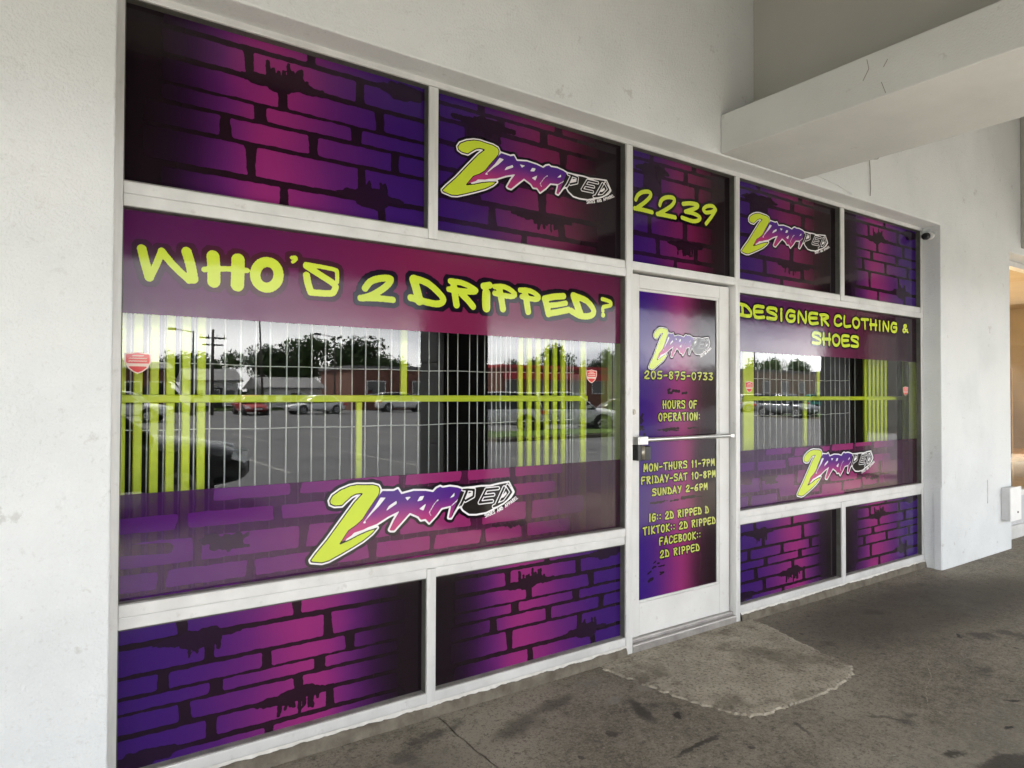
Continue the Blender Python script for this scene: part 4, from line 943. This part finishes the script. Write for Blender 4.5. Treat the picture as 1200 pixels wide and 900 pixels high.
# ================================================================ NEXT SHOP
M_['beige'] = noise_mat('warm_room', (.62,.52,.38), (.72,.61,.46), 3, 4, .8)
M_['redsign2'] = noise_mat('red_goods', (.45,.08,.05), (.6,.14,.09), 6, 3, .6); M_['teal2'] = noise_mat('teal_goods', (.10,.28,.26), (.16,.40,.36), 6, 3, .6)
M_['lowpanel'] = noise_mat('grey_panel', (.42,.42,.43), (.52,.52,.53), 4, 5, .6)
M_['wood'] = noise_mat('pale_wood', (.55,.33,.14), (.68,.44,.22), 6, 6, .5, stretch=(1,8,1))
m, nt, N, L, b = new_mat('warm_bulb'); b.inputs['Emission Color'].default_value = (1,.72,.4,1); b.inputs['Emission Strength'].default_value = 16; M_['bulb'] = m
nx_ = empty('neighbour_shopfront', (7.655, 0, 0), 0, 'neighbouring shopfront at the far right with white frame and warm lit interior', 'shopfront')
MB().box(.0005, 6.344, .02, .11, 2.775, 2.833).build('head_frame', M_['alu'], nx_, .003)
MB().box(.0005, 6.344, .02, .11, .40, .46).build('sill_bar', M_['alu'], nx_, .003)
MB().box(.0005, .06, .021, .11, -.03, 2.7745).build('mullion', M_['alu_v'], nx_, .003)
MB().box(3.1, 3.16, .021, .11, -.03, 2.7745).build('mullion', M_['alu_v'], nx_, .003)
MB().box(.061, 6.344, .05, .10, .10, .3995).build('kick_panel', M_['lowpanel'], nx_)
MB().box(.061, 6.344, .022, .11, -.05, .0995).build('bottom_rail', M_['alu'], nx_, .003)
for a, b_ in ((.058, 3.102), (3.158, 6.346)):
    q = [(a,.045,.458),(b_,.045,.458),(b_,.045,2.777),(a,.045,2.777),(a,.051,.458),(b_,.051,.458),(b_,.051,2.777),(a,.051,2.777)]
    MB().add(q, [(0,1,2,3)], 0).add(q, [(7,6,5,4),(0,4,5,1),(1,5,6,2),(2,6,7,3),(3,7,4,0)], 1).build('pane', [M_['glass'], M_['glassback']], nx_)
for i in range(7): MB().cyl((.3+.24*i, .5+.1*(i%3), .741), (.3+.24*i, .5+.1*(i%3), .80+.05*(i%2)), .07, .05, 12).build('display_item', M_['wood'] if i%2 else M_['plastic'], nx_, .01)
MB().box(.2, 3.0, .25, .9, .70, .74).build('display_shelf', M_['wood'], nx_, .004)
mb = MB(); a, b_, c, d = 7.70, 14.3, .125, 5.0
mb.add([(a,c,0),(a,d,0),(a,d,3),(a,c,3)], [(0,1,2,3)]); mb.add([(b_,c,0),(b_,d,0),(b_,d,3),(b_,c,3)], [(3,2,1,0)]); mb.add([(a,d,0),(b_,d,0),(b_,d,3),(a,d,3)], [(0,1,2,3)]); mb.add([(a,c,3),(b_,c,3),(b_,d,3),(a,d,3)], [(0,1,2,3)])
tagS(mb.build('neighbour_room', M_['beige']))
r9 = random.Random(12)
for i in range(7):
    sh = empty('display_rack', (8.75+.72*i, .30+.25*i, 0), 0, '%s display rack from the pier inside the neighbouring shop, wooden with coloured goods' % ('nearest','second','third','fourth','fifth','sixth','farthest')[i], 'rack', 'display racks in the neighbouring shop')
    for s_ in (-.25, .23): MB().box(s_, s_+.03, 0, .35, 0, 1.75).build('upright', M_['wood'], sh)
    for z in (.35, .8, 1.25, 1.7): MB().box(-.219, .229, .01, .34, z, z+.03).build('shelf', M_['wood'], sh)
    for z in (.38, .83, 1.28):
        for q in range(3): MB().box(-.2+.145*q, -.2+.145*q+.11, .05, .28, z+.002, z+r9.uniform(.12,.30)).build('goods', M_[r9.choice(['plastic','redsign2','teal2','wood','plasticgrey'])], sh)
tagS(MB().box(7.7, 14.3, .125, 5, -.2, 0).build('neighbour_floor', M_['beige']))
for i in range(4):
    lp = empty('pendant_lamp', (9.0+1.2*i, .55+.38*i, 2.2), 0, 'small warm pendant lamp glowing inside the neighbouring shop, %s from the pier' % ('nearest','second','third','farthest')[i], 'lamp', 'pendant lamps in the neighbouring shop')
    MB().cyl((0,0,.03), (0,0,.85), .004, n=6).build('cord', M_['black'], lp)
    bmx = bmesh.new(); bmesh.ops.create_uvsphere(bmx, u_segments=12, v_segments=8, radius=.06); me = bpy.data.meshes.new('bulb'); bmx.to_mesh(me); bmx.free(); me.materials.append(M_['bulb'])
    o = bpy.data.objects.new('bulb', me); COL.objects.link(o); o.parent = lp

# ================================================================ CAR PARK (mirrored in the glass)
def paint(name, c, metal=.3):
    m, nt, N, L, b = new_mat(name); b.inputs['Base Color'].default_value = (*c, 1); b.inputs['Metallic'].default_value = 0
    b.inputs['Roughness'].default_value = .28; b.inputs['Coat Weight'].default_value = .6; b.inputs['Coat Roughness'].default_value = .05
    n = N.new('ShaderNodeTexNoise'); n.inputs['Scale'].default_value = 3; n.inputs['Detail'].default_value = 5
    t = N.new('ShaderNodeTexCoord'); L.new(t.outputs['Object'], n.inputs['Vector'])
    mr = N.new('ShaderNodeMapRange'); mr.inputs[3].default_value = .2; mr.inputs[4].default_value = .38; L.new(n.outputs['Fac'], mr.inputs[0]); L.new(mr.outputs[0], b.inputs['Roughness'])
    return m
m, nt, N, L, b = new_mat('car_glass'); b.inputs['Base Color'].default_value = (.012,.015,.016,1); b.inputs['Roughness'].default_value = .05; M_['carglass'] = m
M_['tyre'] = noise_mat('tyre', (.012,.012,.012), (.03,.03,.03), 10, 3, .8)
M_['rim'] = noise_mat('alloy_rim', (.4,.4,.41), (.55,.55,.56), 10, 3, .35, metal=.7)
M_['headlight'] = noise_mat('headlight', (.75,.78,.8), (.85,.88,.9), 10, 3, .15)
M_['taillight'] = noise_mat('taillight', (.45,.02,.02), (.6,.04,.03), 10, 3, .2)
M_['trim'] = noise_mat('black_trim', (.02,.02,.02), (.035,.035,.035), 10, 3, .6)
def loft(secs, closed_ends=True):
    """secs: list of (x, [(y,z)...half profile bottom->top centre]) mirrored"""
    mb = MB(); vs = []; fs = []; n = len(secs[0][1])*2
    for x, pr in secs:
        vs += [(x, y, z) for y, z in pr]+[(x, -y, z) for y, z in pr[::-1]]
    for i in range(len(secs)-1):
        for k in range(n):
            j = (k+1) % n; fs.append((i*n+k, i*n+j, (i+1)*n+j, (i+1)*n+k))
    if closed_ends: fs += [tuple(range(n))[::-1], tuple((len(secs)-1)*n+k for k in range(n))]
    mb.add(vs, fs, 0, True); return mb
def fixn(o):
    bmx = bmesh.new(); bmx.from_mesh(o.data); bmesh.ops.recalc_face_normals(bmx, faces=bmx.faces); bmx.to_mesh(o.data); bmx.free(); return o
def car(label, x, y, rz, col, suv=False, sc=1.0, group='cars in the parking lot'):
    e = empty('parked_car', (x, y, -.176), rz, label, 'car', group)
    H = 1.70 if suv else 1.45; B = 1.05 if suv else .92; hw = .93 if suv else .90; zb = .30 if suv else .20
    hood = .98 if suv else .80; Ls = 2.35
    def sec(xx, w, top, bot=None):
        bo = bot or zb
        return (xx, [(w*.80, bo), (w*.97, bo+.10), (w, (bo+top)/2), (w*.975, top-.10), (w*.88, top-.02), (w*.45, top+.02), (0.001, top+.03)])
    body = loft([sec(-Ls, hw*.72, B-.14, zb+.15), sec(-Ls+.07, hw*.88, B-.06, zb+.05), sec(-Ls+.4, hw*.97, B+(.02 if suv else .04)), sec(-1.4, hw, B), sec(-.4, hw, B-.01), sec(.75, hw, B-.03), sec(1.15, hw*.99, hood+.03), sec(1.75, hw*.96, hood-.03), sec(2.1, hw*.88, hood-.12, zb+.04), sec(2.28, hw*.74, hood-.24, zb+.08), sec(Ls, hw*.6, hood-.34, zb+.14)])
    bo = fixn(body.build('body', col, e)); s_ = bo.modifiers.new('sub', 'SUBSURF'); s_.levels = 1; s_.render_levels = 1
    def csec(xx, wb, wt, zt): return (xx, [(wb, B-.06), (wb*.995, B-.02), (wt*1.03, zt-.10), (wt*.93, zt-.02), (wt*.5, zt+.005), (0.001, zt+.01)])
    xr = -2.0 if suv else -1.75
    cab = loft([csec(xr-.12, hw*.80, hw*.62, B+.02), csec(xr+(.12 if suv else .55), hw*.86, hw*.70, H-.06), csec(-.5, hw*.90, hw*.76, H-.012), csec(.15, hw*.90, hw*.74, H-.03), csec(.45, hw*.89, hw*.72, H-.13), csec(1.12, hw*.86, hw*.74, B+.0)])
    fixn(cab.build('windows', M_['carglass'], e))
    def rs(xx, wt, zt): return (xx, [(wt*.80, zt-.045), (wt*1.0, zt-.03), (wt*.97, zt+.005), (wt*.5, zt+.02), (.001, zt+.025)])
    fixn(loft([rs(xr+(.02 if suv else .42), hw*.68, H-.09), rs(xr+(.2 if suv else .7), hw*.735, H-.035), rs(-.5, hw*.775, H), rs(.12, hw*.75, H-.018), rs(.42, hw*.72, H-.11)]).build('roof', col, e))
    mb = MB()
    for s in (1, -1):
        mb.cyl((.40, s*hw*.76, H-.10), (1.10, s*hw*.885, B-.02), .030, n=6).cyl((-.35, s*hw*.80, H-.05), (-.30, s*hw*.915, B-.02), .035, n=6).cyl((xr+(.1 if suv else .50), s*hw*.73, H-.08), (xr-.08, s*hw*.84, B), .05, n=6)
        mb.box(.72, .92, min(s*hw*.93, s*hw*1.12), max(s*hw*.93, s*hw*1.12), B-.02, B+.11)
    mb.build('pillars_and_mirrors', col, e, .01)
    fr = zb+.02; R = .36 if suv else .325
    for wx in (-1.42, 1.42):
        for s in (1, -1):
            y0 = s*(hw-.20); y1 = s*(hw+.005)
            ar = MB().cyl((wx, s*(hw-.24), R+.02), (wx, s*(hw-.0), R+.02), R+.055, n=24).build('wheel_arch', M_['trim'], e)
            t = MB().cyl((wx, y0, R), (wx, y1+s*.008, R), R, n=24).build('wheel', M_['tyre'], e, .03)
            rm = MB().cyl((wx, y1+s*.009, R), (wx, y1+s*.016, R), R*.64, n=20)
            rm.build('rim', M_['rim'], t)
            sp = MB()
            for q in range(5):
                a = q*2*math.pi/5+.3; sp.cyl((wx+math.cos(a)*R*.30, y1+s*.018, R+math.sin(a)*R*.30), (wx+math.cos(a+.6)*R*.42, y1+s*.018, R+math.sin(a+.6)*R*.42), .045, n=6)
            sp.build('rim_gap', M_['trim'], t)
    for s in (1, -1):
        MB().add([(2.02, s*hw*.87, hood-.13), (2.24, s*hw*.62, hood-.17), (2.30, s*hw*.50, hood-.30), (2.16, s*hw*.82, hood-.33), (1.98, s*hw*.90, hood-.26), (1.90, s*hw*.80, hood-.15)], [(0,1,2,3,4),(0,4,3,2,1),(0,5,1),(1,5,0)]).build('headlight', M_['headlight'], e).scale = (1.03, 1.10, 1.02)
        MB().box(-Ls+.0, -Ls+.30, min(s*hw*.70, s*hw*.94), max(s*hw*.70, s*hw*.94), B-.26, B-.10).build('taillight', M_['taillight'], e, .03)
    MB().box(2.18, Ls+.015, -hw*.45, hw*.45, zb+.18, zb+.36).build('grille', M_['trim'], e, .02)
    MB().box(Ls-.05, Ls+.03, -.26, .26, zb+.20, zb+.31).build('number_plate', M_['plastic'], e)
    return e
P_black = paint('black_paint', (.012,.013,.015)); P_silver = paint('silver_paint', (.62,.63,.64), .5); P_white = paint('white_paint', (.75,.75,.74), 0)
P_green = paint('teal_paint', (.01,.22,.17)); P_grey = paint('grey_paint', (.12,.13,.14)); P_red = paint('red_paint', (.35,.02,.02)); P_brown = paint('dark_red_paint', (.10,.03,.025))
car('black sport utility vehicle close behind the photographer, mirrored at the left of the big window', .05, -7.75, R_(3), P_black, True)
car('silver sport utility vehicle beyond the grass island mirrored beside the dark pillar', 15.9, -21.6, R_(215), P_silver, True)
car('silver sport utility vehicle mirrored behind the right lime gate bars', 19.0, -20.2, R_(38), P_silver, True)
car('dark red saloon mirrored at the right end of the big window', 23.6, -21.9, R_(215), P_brown)
car('white delivery van like car far off beside the low brown building', 26.0, -52.0, R_(10), P_white, True)
car('white car parked near the pale house, mirrored left of centre', 17.5, -50.0, R_(170), P_white)
car('small red car near the road seen past the black vehicle', 12.6, -50.0, R_(90), P_red)
car('white sport utility vehicle mirrored at the left of the right-hand window', 56.0, -36.3, R_(40), P_white, True)
car('silver vehicle next to the white one in the right-hand window', 60.8, -38.5, R_(215), P_silver, True)
car('dark sport utility vehicle facing the shops in the right-hand window', 44.3, -26.0, R_(95), P_grey, True)
car('teal green vehicle behind the grass island in the right-hand window', 62.8, -33.6, R_(38), P_green, True)
car('white pickup like vehicle parked at the far left of the lot', 3.5, -40, R_(20), P_white, True)

# leaves, trees
def leafmat(name, a, b_): 
    m = noise_mat(name, a, b_, .6, 6, .85, spec=.2); return m
M_['leaf1'] = leafmat('dark_leaves', (.022,.042,.014), (.058,.10,.032)); M_['leaf2'] = leafmat('mid_leaves', (.035,.064,.017), (.08,.13,.04)); M_['bark'] = noise_mat('bark', (.06,.045,.035), (.12,.09,.07), 5, 6, .9)
def crown_mesh(seed, n=2600, mat='leaf1'):
    r = random.Random(seed); lumps = [(Vector((r.uniform(-.62,.62), r.uniform(-.62,.62), r.uniform(-.5,.62))), r.uniform(.28,.52)) for _ in range(15)]
    vs = []; fs = []
    for i in range(n):
        c, R = lumps[i % len(lumps)]
        d = Vector((r.gauss(0,1), r.gauss(0,1), r.gauss(0,1))).normalized()
        p = c+d*R*(r.random()**.35); s = r.uniform(.035,.075)
        a = Vector((r.gauss(0,1), r.gauss(0,1), r.gauss(0,1))).normalized(); b = a.cross(d+Vector((.01,.02,.03))).normalized()
        k = len(vs); vs += [p+a*s, p+b*s*.7, p-a*s, p-b*s*.7]; fs.append((k, k+1, k+2, k+3))
    me = bpy.data.meshes.new('crown'); me.from_pydata([tuple(v) for v in vs], [], fs); me.materials.append(M_[mat]); return me
crowns = [crown_mesh(s, mat=('leaf1', 'leaf2')[s % 2]) for s in range(5)]
tm = MB()
tm.cyl((0,0,0), (.02,.01,.35), .045, .030, 8).cyl((.02,.01,.35), (-.02,.03,.72), .030, .014, 7)
for q in range(5):
    a = q*1.26; z = .28+.07*q; tm.cyl((.015,.01,z), (math.cos(a)*.26, math.sin(a)*.26, z+.26), .015, .005, 5)
trunk_o = tm.build('trunk', M_['bark']); trunk_me = trunk_o.data; bpy.data.objects.remove(trunk_o)
tr = random.Random(11)
spots = []
x = -12
while x < 330:
    spots.append((x+tr.uniform(-1.5, 1.5), -82+tr.uniform(-6, 4), tr.uniform(5.7, 7.6))); x += tr.uniform(2.9, 4.6)
spots += [(25.9, -79, 8.8), (32.8, -80, 9.0), (63.5, -78, 9.2), (76, -77, 9.0), (118, -80, 9.2), (131, -80, 9.4)]
kinds = ['dark green broadleaf tree', 'mid green broadleaf tree', 'dark rounded tree', 'mid green loose tree', 'dark dense tree']
ORD = 'first second third fourth fifth sixth seventh eighth ninth tenth eleventh twelfth thirteenth fourteenth fifteenth sixteenth seventeenth eighteenth nineteenth twentieth'.split(); ORD += ['twenty-'+o for o in ORD[:9]]+['thirtieth']
cntk = {}
tlab = ['in the treeline beyond the parking lot, left part', 'in the treeline beyond the parking lot, middle part', 'in the treeline beyond the parking lot, right part']
spots.sort()
for i, (tx, ty, h) in enumerate(spots):
    k = i % 5; part = 0 if tx < 30 else (1 if tx < 85 else 2)
    e = empty('tree', (tx, ty, -.15), tr.uniform(0, 6.28), '%s, %s such from left in the %s treeline' % (kinds[k], ORD[cntk.setdefault((k, part), 0)], ('left', 'middle', 'right')[part]), 'tree', 'trees beyond the parking lot'); cntk[(k, part)] += 1
    t = bpy.data.objects.new('trunk', trunk_me); COL.objects.link(t); t.parent = e; t.scale = (h, h, h)
    c = bpy.data.objects.new('crown', crowns[k]); COL.objects.link(c); c.parent = e
    w = h*tr.uniform(.36,.5); c.scale = (w, w, h*.42); c.location = (0, 0, h*.62); c.rotation_euler = (0, 0, tr.uniform(0, 6))
# undergrowth hedge below the treeline
r = random.Random(8); vs = []; fs = []
for i in range(36000):
    px = r.uniform(-20, 335); s = r.uniform(.18,.42); hz = 2.6+1.1*math.sin(px*.31)+.8*math.sin(px*.83+1)
    p = Vector((px, -76-abs(r.gauss(0, 1.0)), -.1+r.random()**.7*hz)); a = Vector((r.gauss(0,1), r.gauss(0,1), r.gauss(0,1))).normalized(); b_ = a.orthogonal().normalized()
    k = len(vs); vs += [tuple(p+a*s), tuple(p+b_*s*.7), tuple(p-a*s), tuple(p-b_*s*.7)]; fs.append((k, k+1, k+2, k+3))
me = bpy.data.meshes.new('undergrowth'); me.from_pydata(vs, [], fs); me.materials.append(M_['leaf1'])
o = bpy.data.objects.new('undergrowth', me); COL.objects.link(o); tag(o, 'dark undergrowth filling the foot of the treeline beyond the lot', 'bushes', kind='stuff')

# buildings across the lot
M_['brickred'] = noise_mat('far_brick', (.16,.07,.05), (.24,.11,.08), 2, 6, .85); M_['siding'] = noise_mat('far_siding', (.70,.70,.69), (.80,.80,.78), 1, 5, .8)
M_['roofg'] = noise_mat('far_roof', (.14,.14,.14), (.22,.22,.22), 1, 6, .85); M_['tan'] = noise_mat('far_tan_wall', (.26,.20,.15), (.34,.27,.20), 1, 6, .85)
M_['redsign'] = noise_mat('red_stripe', (.45,.03,.04), (.55,.05,.06), 1, 4, .6); M_['winfar'] = M_['carglass']
def house(name, label, x0, x1, y1, h, wallm, roof='flat', rh=1.4, dep=9, nw=4, stripe=False, cat='building'):
    e = empty(name, ((x0+x1)/2, y1, -.15), 0, label, cat); w = (x1-x0)/2
    MB().box(-w, w, -dep, 0, -.3, h).build('walls', wallm, e)
    if roof == 'gable':
        MB().add([(-w-.4,.5,h),(w+.4,.5,h),(w+.4,-dep-.5,h),(-w-.4,-dep-.5,h),(-w-.4,-dep/2,h+rh),(w+.4,-dep/2,h+rh),(-w-.4,.5,h+.12),(w+.4,.5,h+.12)], [(0,1,7,6),(6,7,5,4),(3,4,5,2),(0,3,2,1),(0,6,4,3),(1,2,5,7)]).build('roof', M_['roofg'], e)
    else:
        MB().box(-w-.15, w+.15, -dep-.15, .15, h, h+.35).build('parapet', M_['roofg'] if not stripe else M_['redsign'], e)
    if stripe: MB().box(-w+.2, w-.2, .02, .55, h-1.3, h-.5).build('stripe', M_['redsign'], e)
    for i in range(nw):
        cx = -w+(i+.5)*2*w/nw; ww = min(1.0, w/nw*.7)
        f = MB().box(cx-ww, cx+ww, .01, .09, h*.36, h*.72).build('window', M_['siding'], e); MB().box(cx-ww+.1, cx+ww-.1, .091, .11, h*.36+.1, h*.72-.1).build('pane', M_['winfar'], f)
    MB().box(-.5+w*.1, .5+w*.1, .01, .08, 0, 2.1 if h > 2.3 else h*.8).build('door', M_['trim'], e)
    return e
house('brick_building', 'long low brown brick building across the parking lot', 24.4, 39.5, -60, 4.0, M_['brickred'], nw=3)
house('brick_building', 'red striped shop building across the lot behind the pale saloon', 42, 58, -60, 4.6, M_['brickred'], nw=5, stripe=True)
house('tan_building', 'tan low building at the right of the big window mirror', 60, 82, -62, 4.4, M_['tan'], nw=5)
house('grey_building', 'long grey flat building mirrored in the right-hand window', 84, 135, -64, 5.4, M_['tan'], nw=10)
house('kiosk_building', 'dark narrow kiosk building past the pillars mirrored at the right end of the right-hand window', 30, 33.8, -9.4, 6.2, M_['underside'], nw=2, dep=3.6)  # added building, placed to block bright sky in the window reflection
house('pale_house', 'pale two tone house with grey gable roof among the trees', 11.0, 15.2, -66, 2.7, M_['siding'], 'gable', 1.3, 6, 3, cat='house')
house('pale_house', 'pale low house right of the first with a wide grey roof', 17.2, 22.8, -64, 2.0, M_['siding'], 'gable', 1.2, 7, 4, cat='house')
house('red_shed', 'dark red shed at the left behind the black vehicle', 5.0, 8.6, -62, 3.6, M_['brickred'], 'gable', .8, 6, 2, cat='shed')
# a slope of lawn under the houses
tagS(MB().add([(-60,-61.5,-.13),(400,-61.5,-.13),(400,-76,.9),(-60,-76,.9)], [(0,3,2,1),(0,1,2,3)]).build('lawn_slope', M_['grass']))
# poles
M_['polemat'] = noise_mat('weathered_pole', (.06,.055,.05), (.11,.10,.09), 4, 5, .8)
def lamp_post(x, y, h, label, lean=0, arm=1.2):
    e = empty('street_lamp', (x, y, -.17), 0, label, 'street lamp')
    MB().cyl((0,0,0), (0,0,.7), .22, n=10).build('base', M_['curb'], e)
    MB().cyl((0,0,.7), (lean,0,h), .09, .055, 8).build('pole', M_['polemat'], e)
    MB().cyl((lean,0,h-.08), (lean-arm,0,h+.08), .035, n=6).build('arm', M_['polemat'], e)
    MB().box(lean-arm-.45, lean-arm+.05, -.16, .16, h+.0, h+.16).build('lamp_head', M_['trim'], e, .03)
lamp_post(8.6, -50, 6.1, 'dark lamp post left of the utility pole across the lot')
lamp_post(13.5, -50, 7.6, 'tall slightly leaning lamp post in front of the pale house', -.35, .6)
lamp_post(19.1, -50, 6.3, 'lamp post left of the long brown building')
lamp_post(62, -45, 11.5, 'tall lamp post mirrored at the left of the right-hand window', 0, 1.0)
lamp_post(67, -45, 11.5, 'second tall lamp post in the right-hand window mirror', 0, 1.0)
e = empty('utility_pole', (9.9, -50, -.17), 0, 'wooden utility pole with a double crossarm across the lot', 'utility pole')
MB().cyl((0,0,0), (0,0,6.3), .14, .09, 8).build('pole', M_['polemat'], e)
MB().box(-.9, .9, -.06, .06, 5.6, 5.72).build('crossarm', M_['polemat'], e); MB().box(-.7, .7, -.06, .06, 5.1, 5.2).build('crossarm', M_['polemat'], e)
for k in (-.8, -.3, .3, .8): MB().cyl((k,0,5.72), (k,0,5.9), .04, n=6).build('insulator', M_['plastic'], e)
for (x, y, c, z0, lab) in ((30.5, -49, 'redsign', 1.0, 'small red roadside sign board across the lot'),):
    e = empty('sign_board', (x, y, -.17), 0, lab, 'sign')
    MB().cyl((0,0,0), (0,0,1.6), .05, n=6).build('post', M_['polemat'], e); MB().box(-.6, .6, -.05, .05, 1.2, 2.0).build('board', M_[c], e, .02)
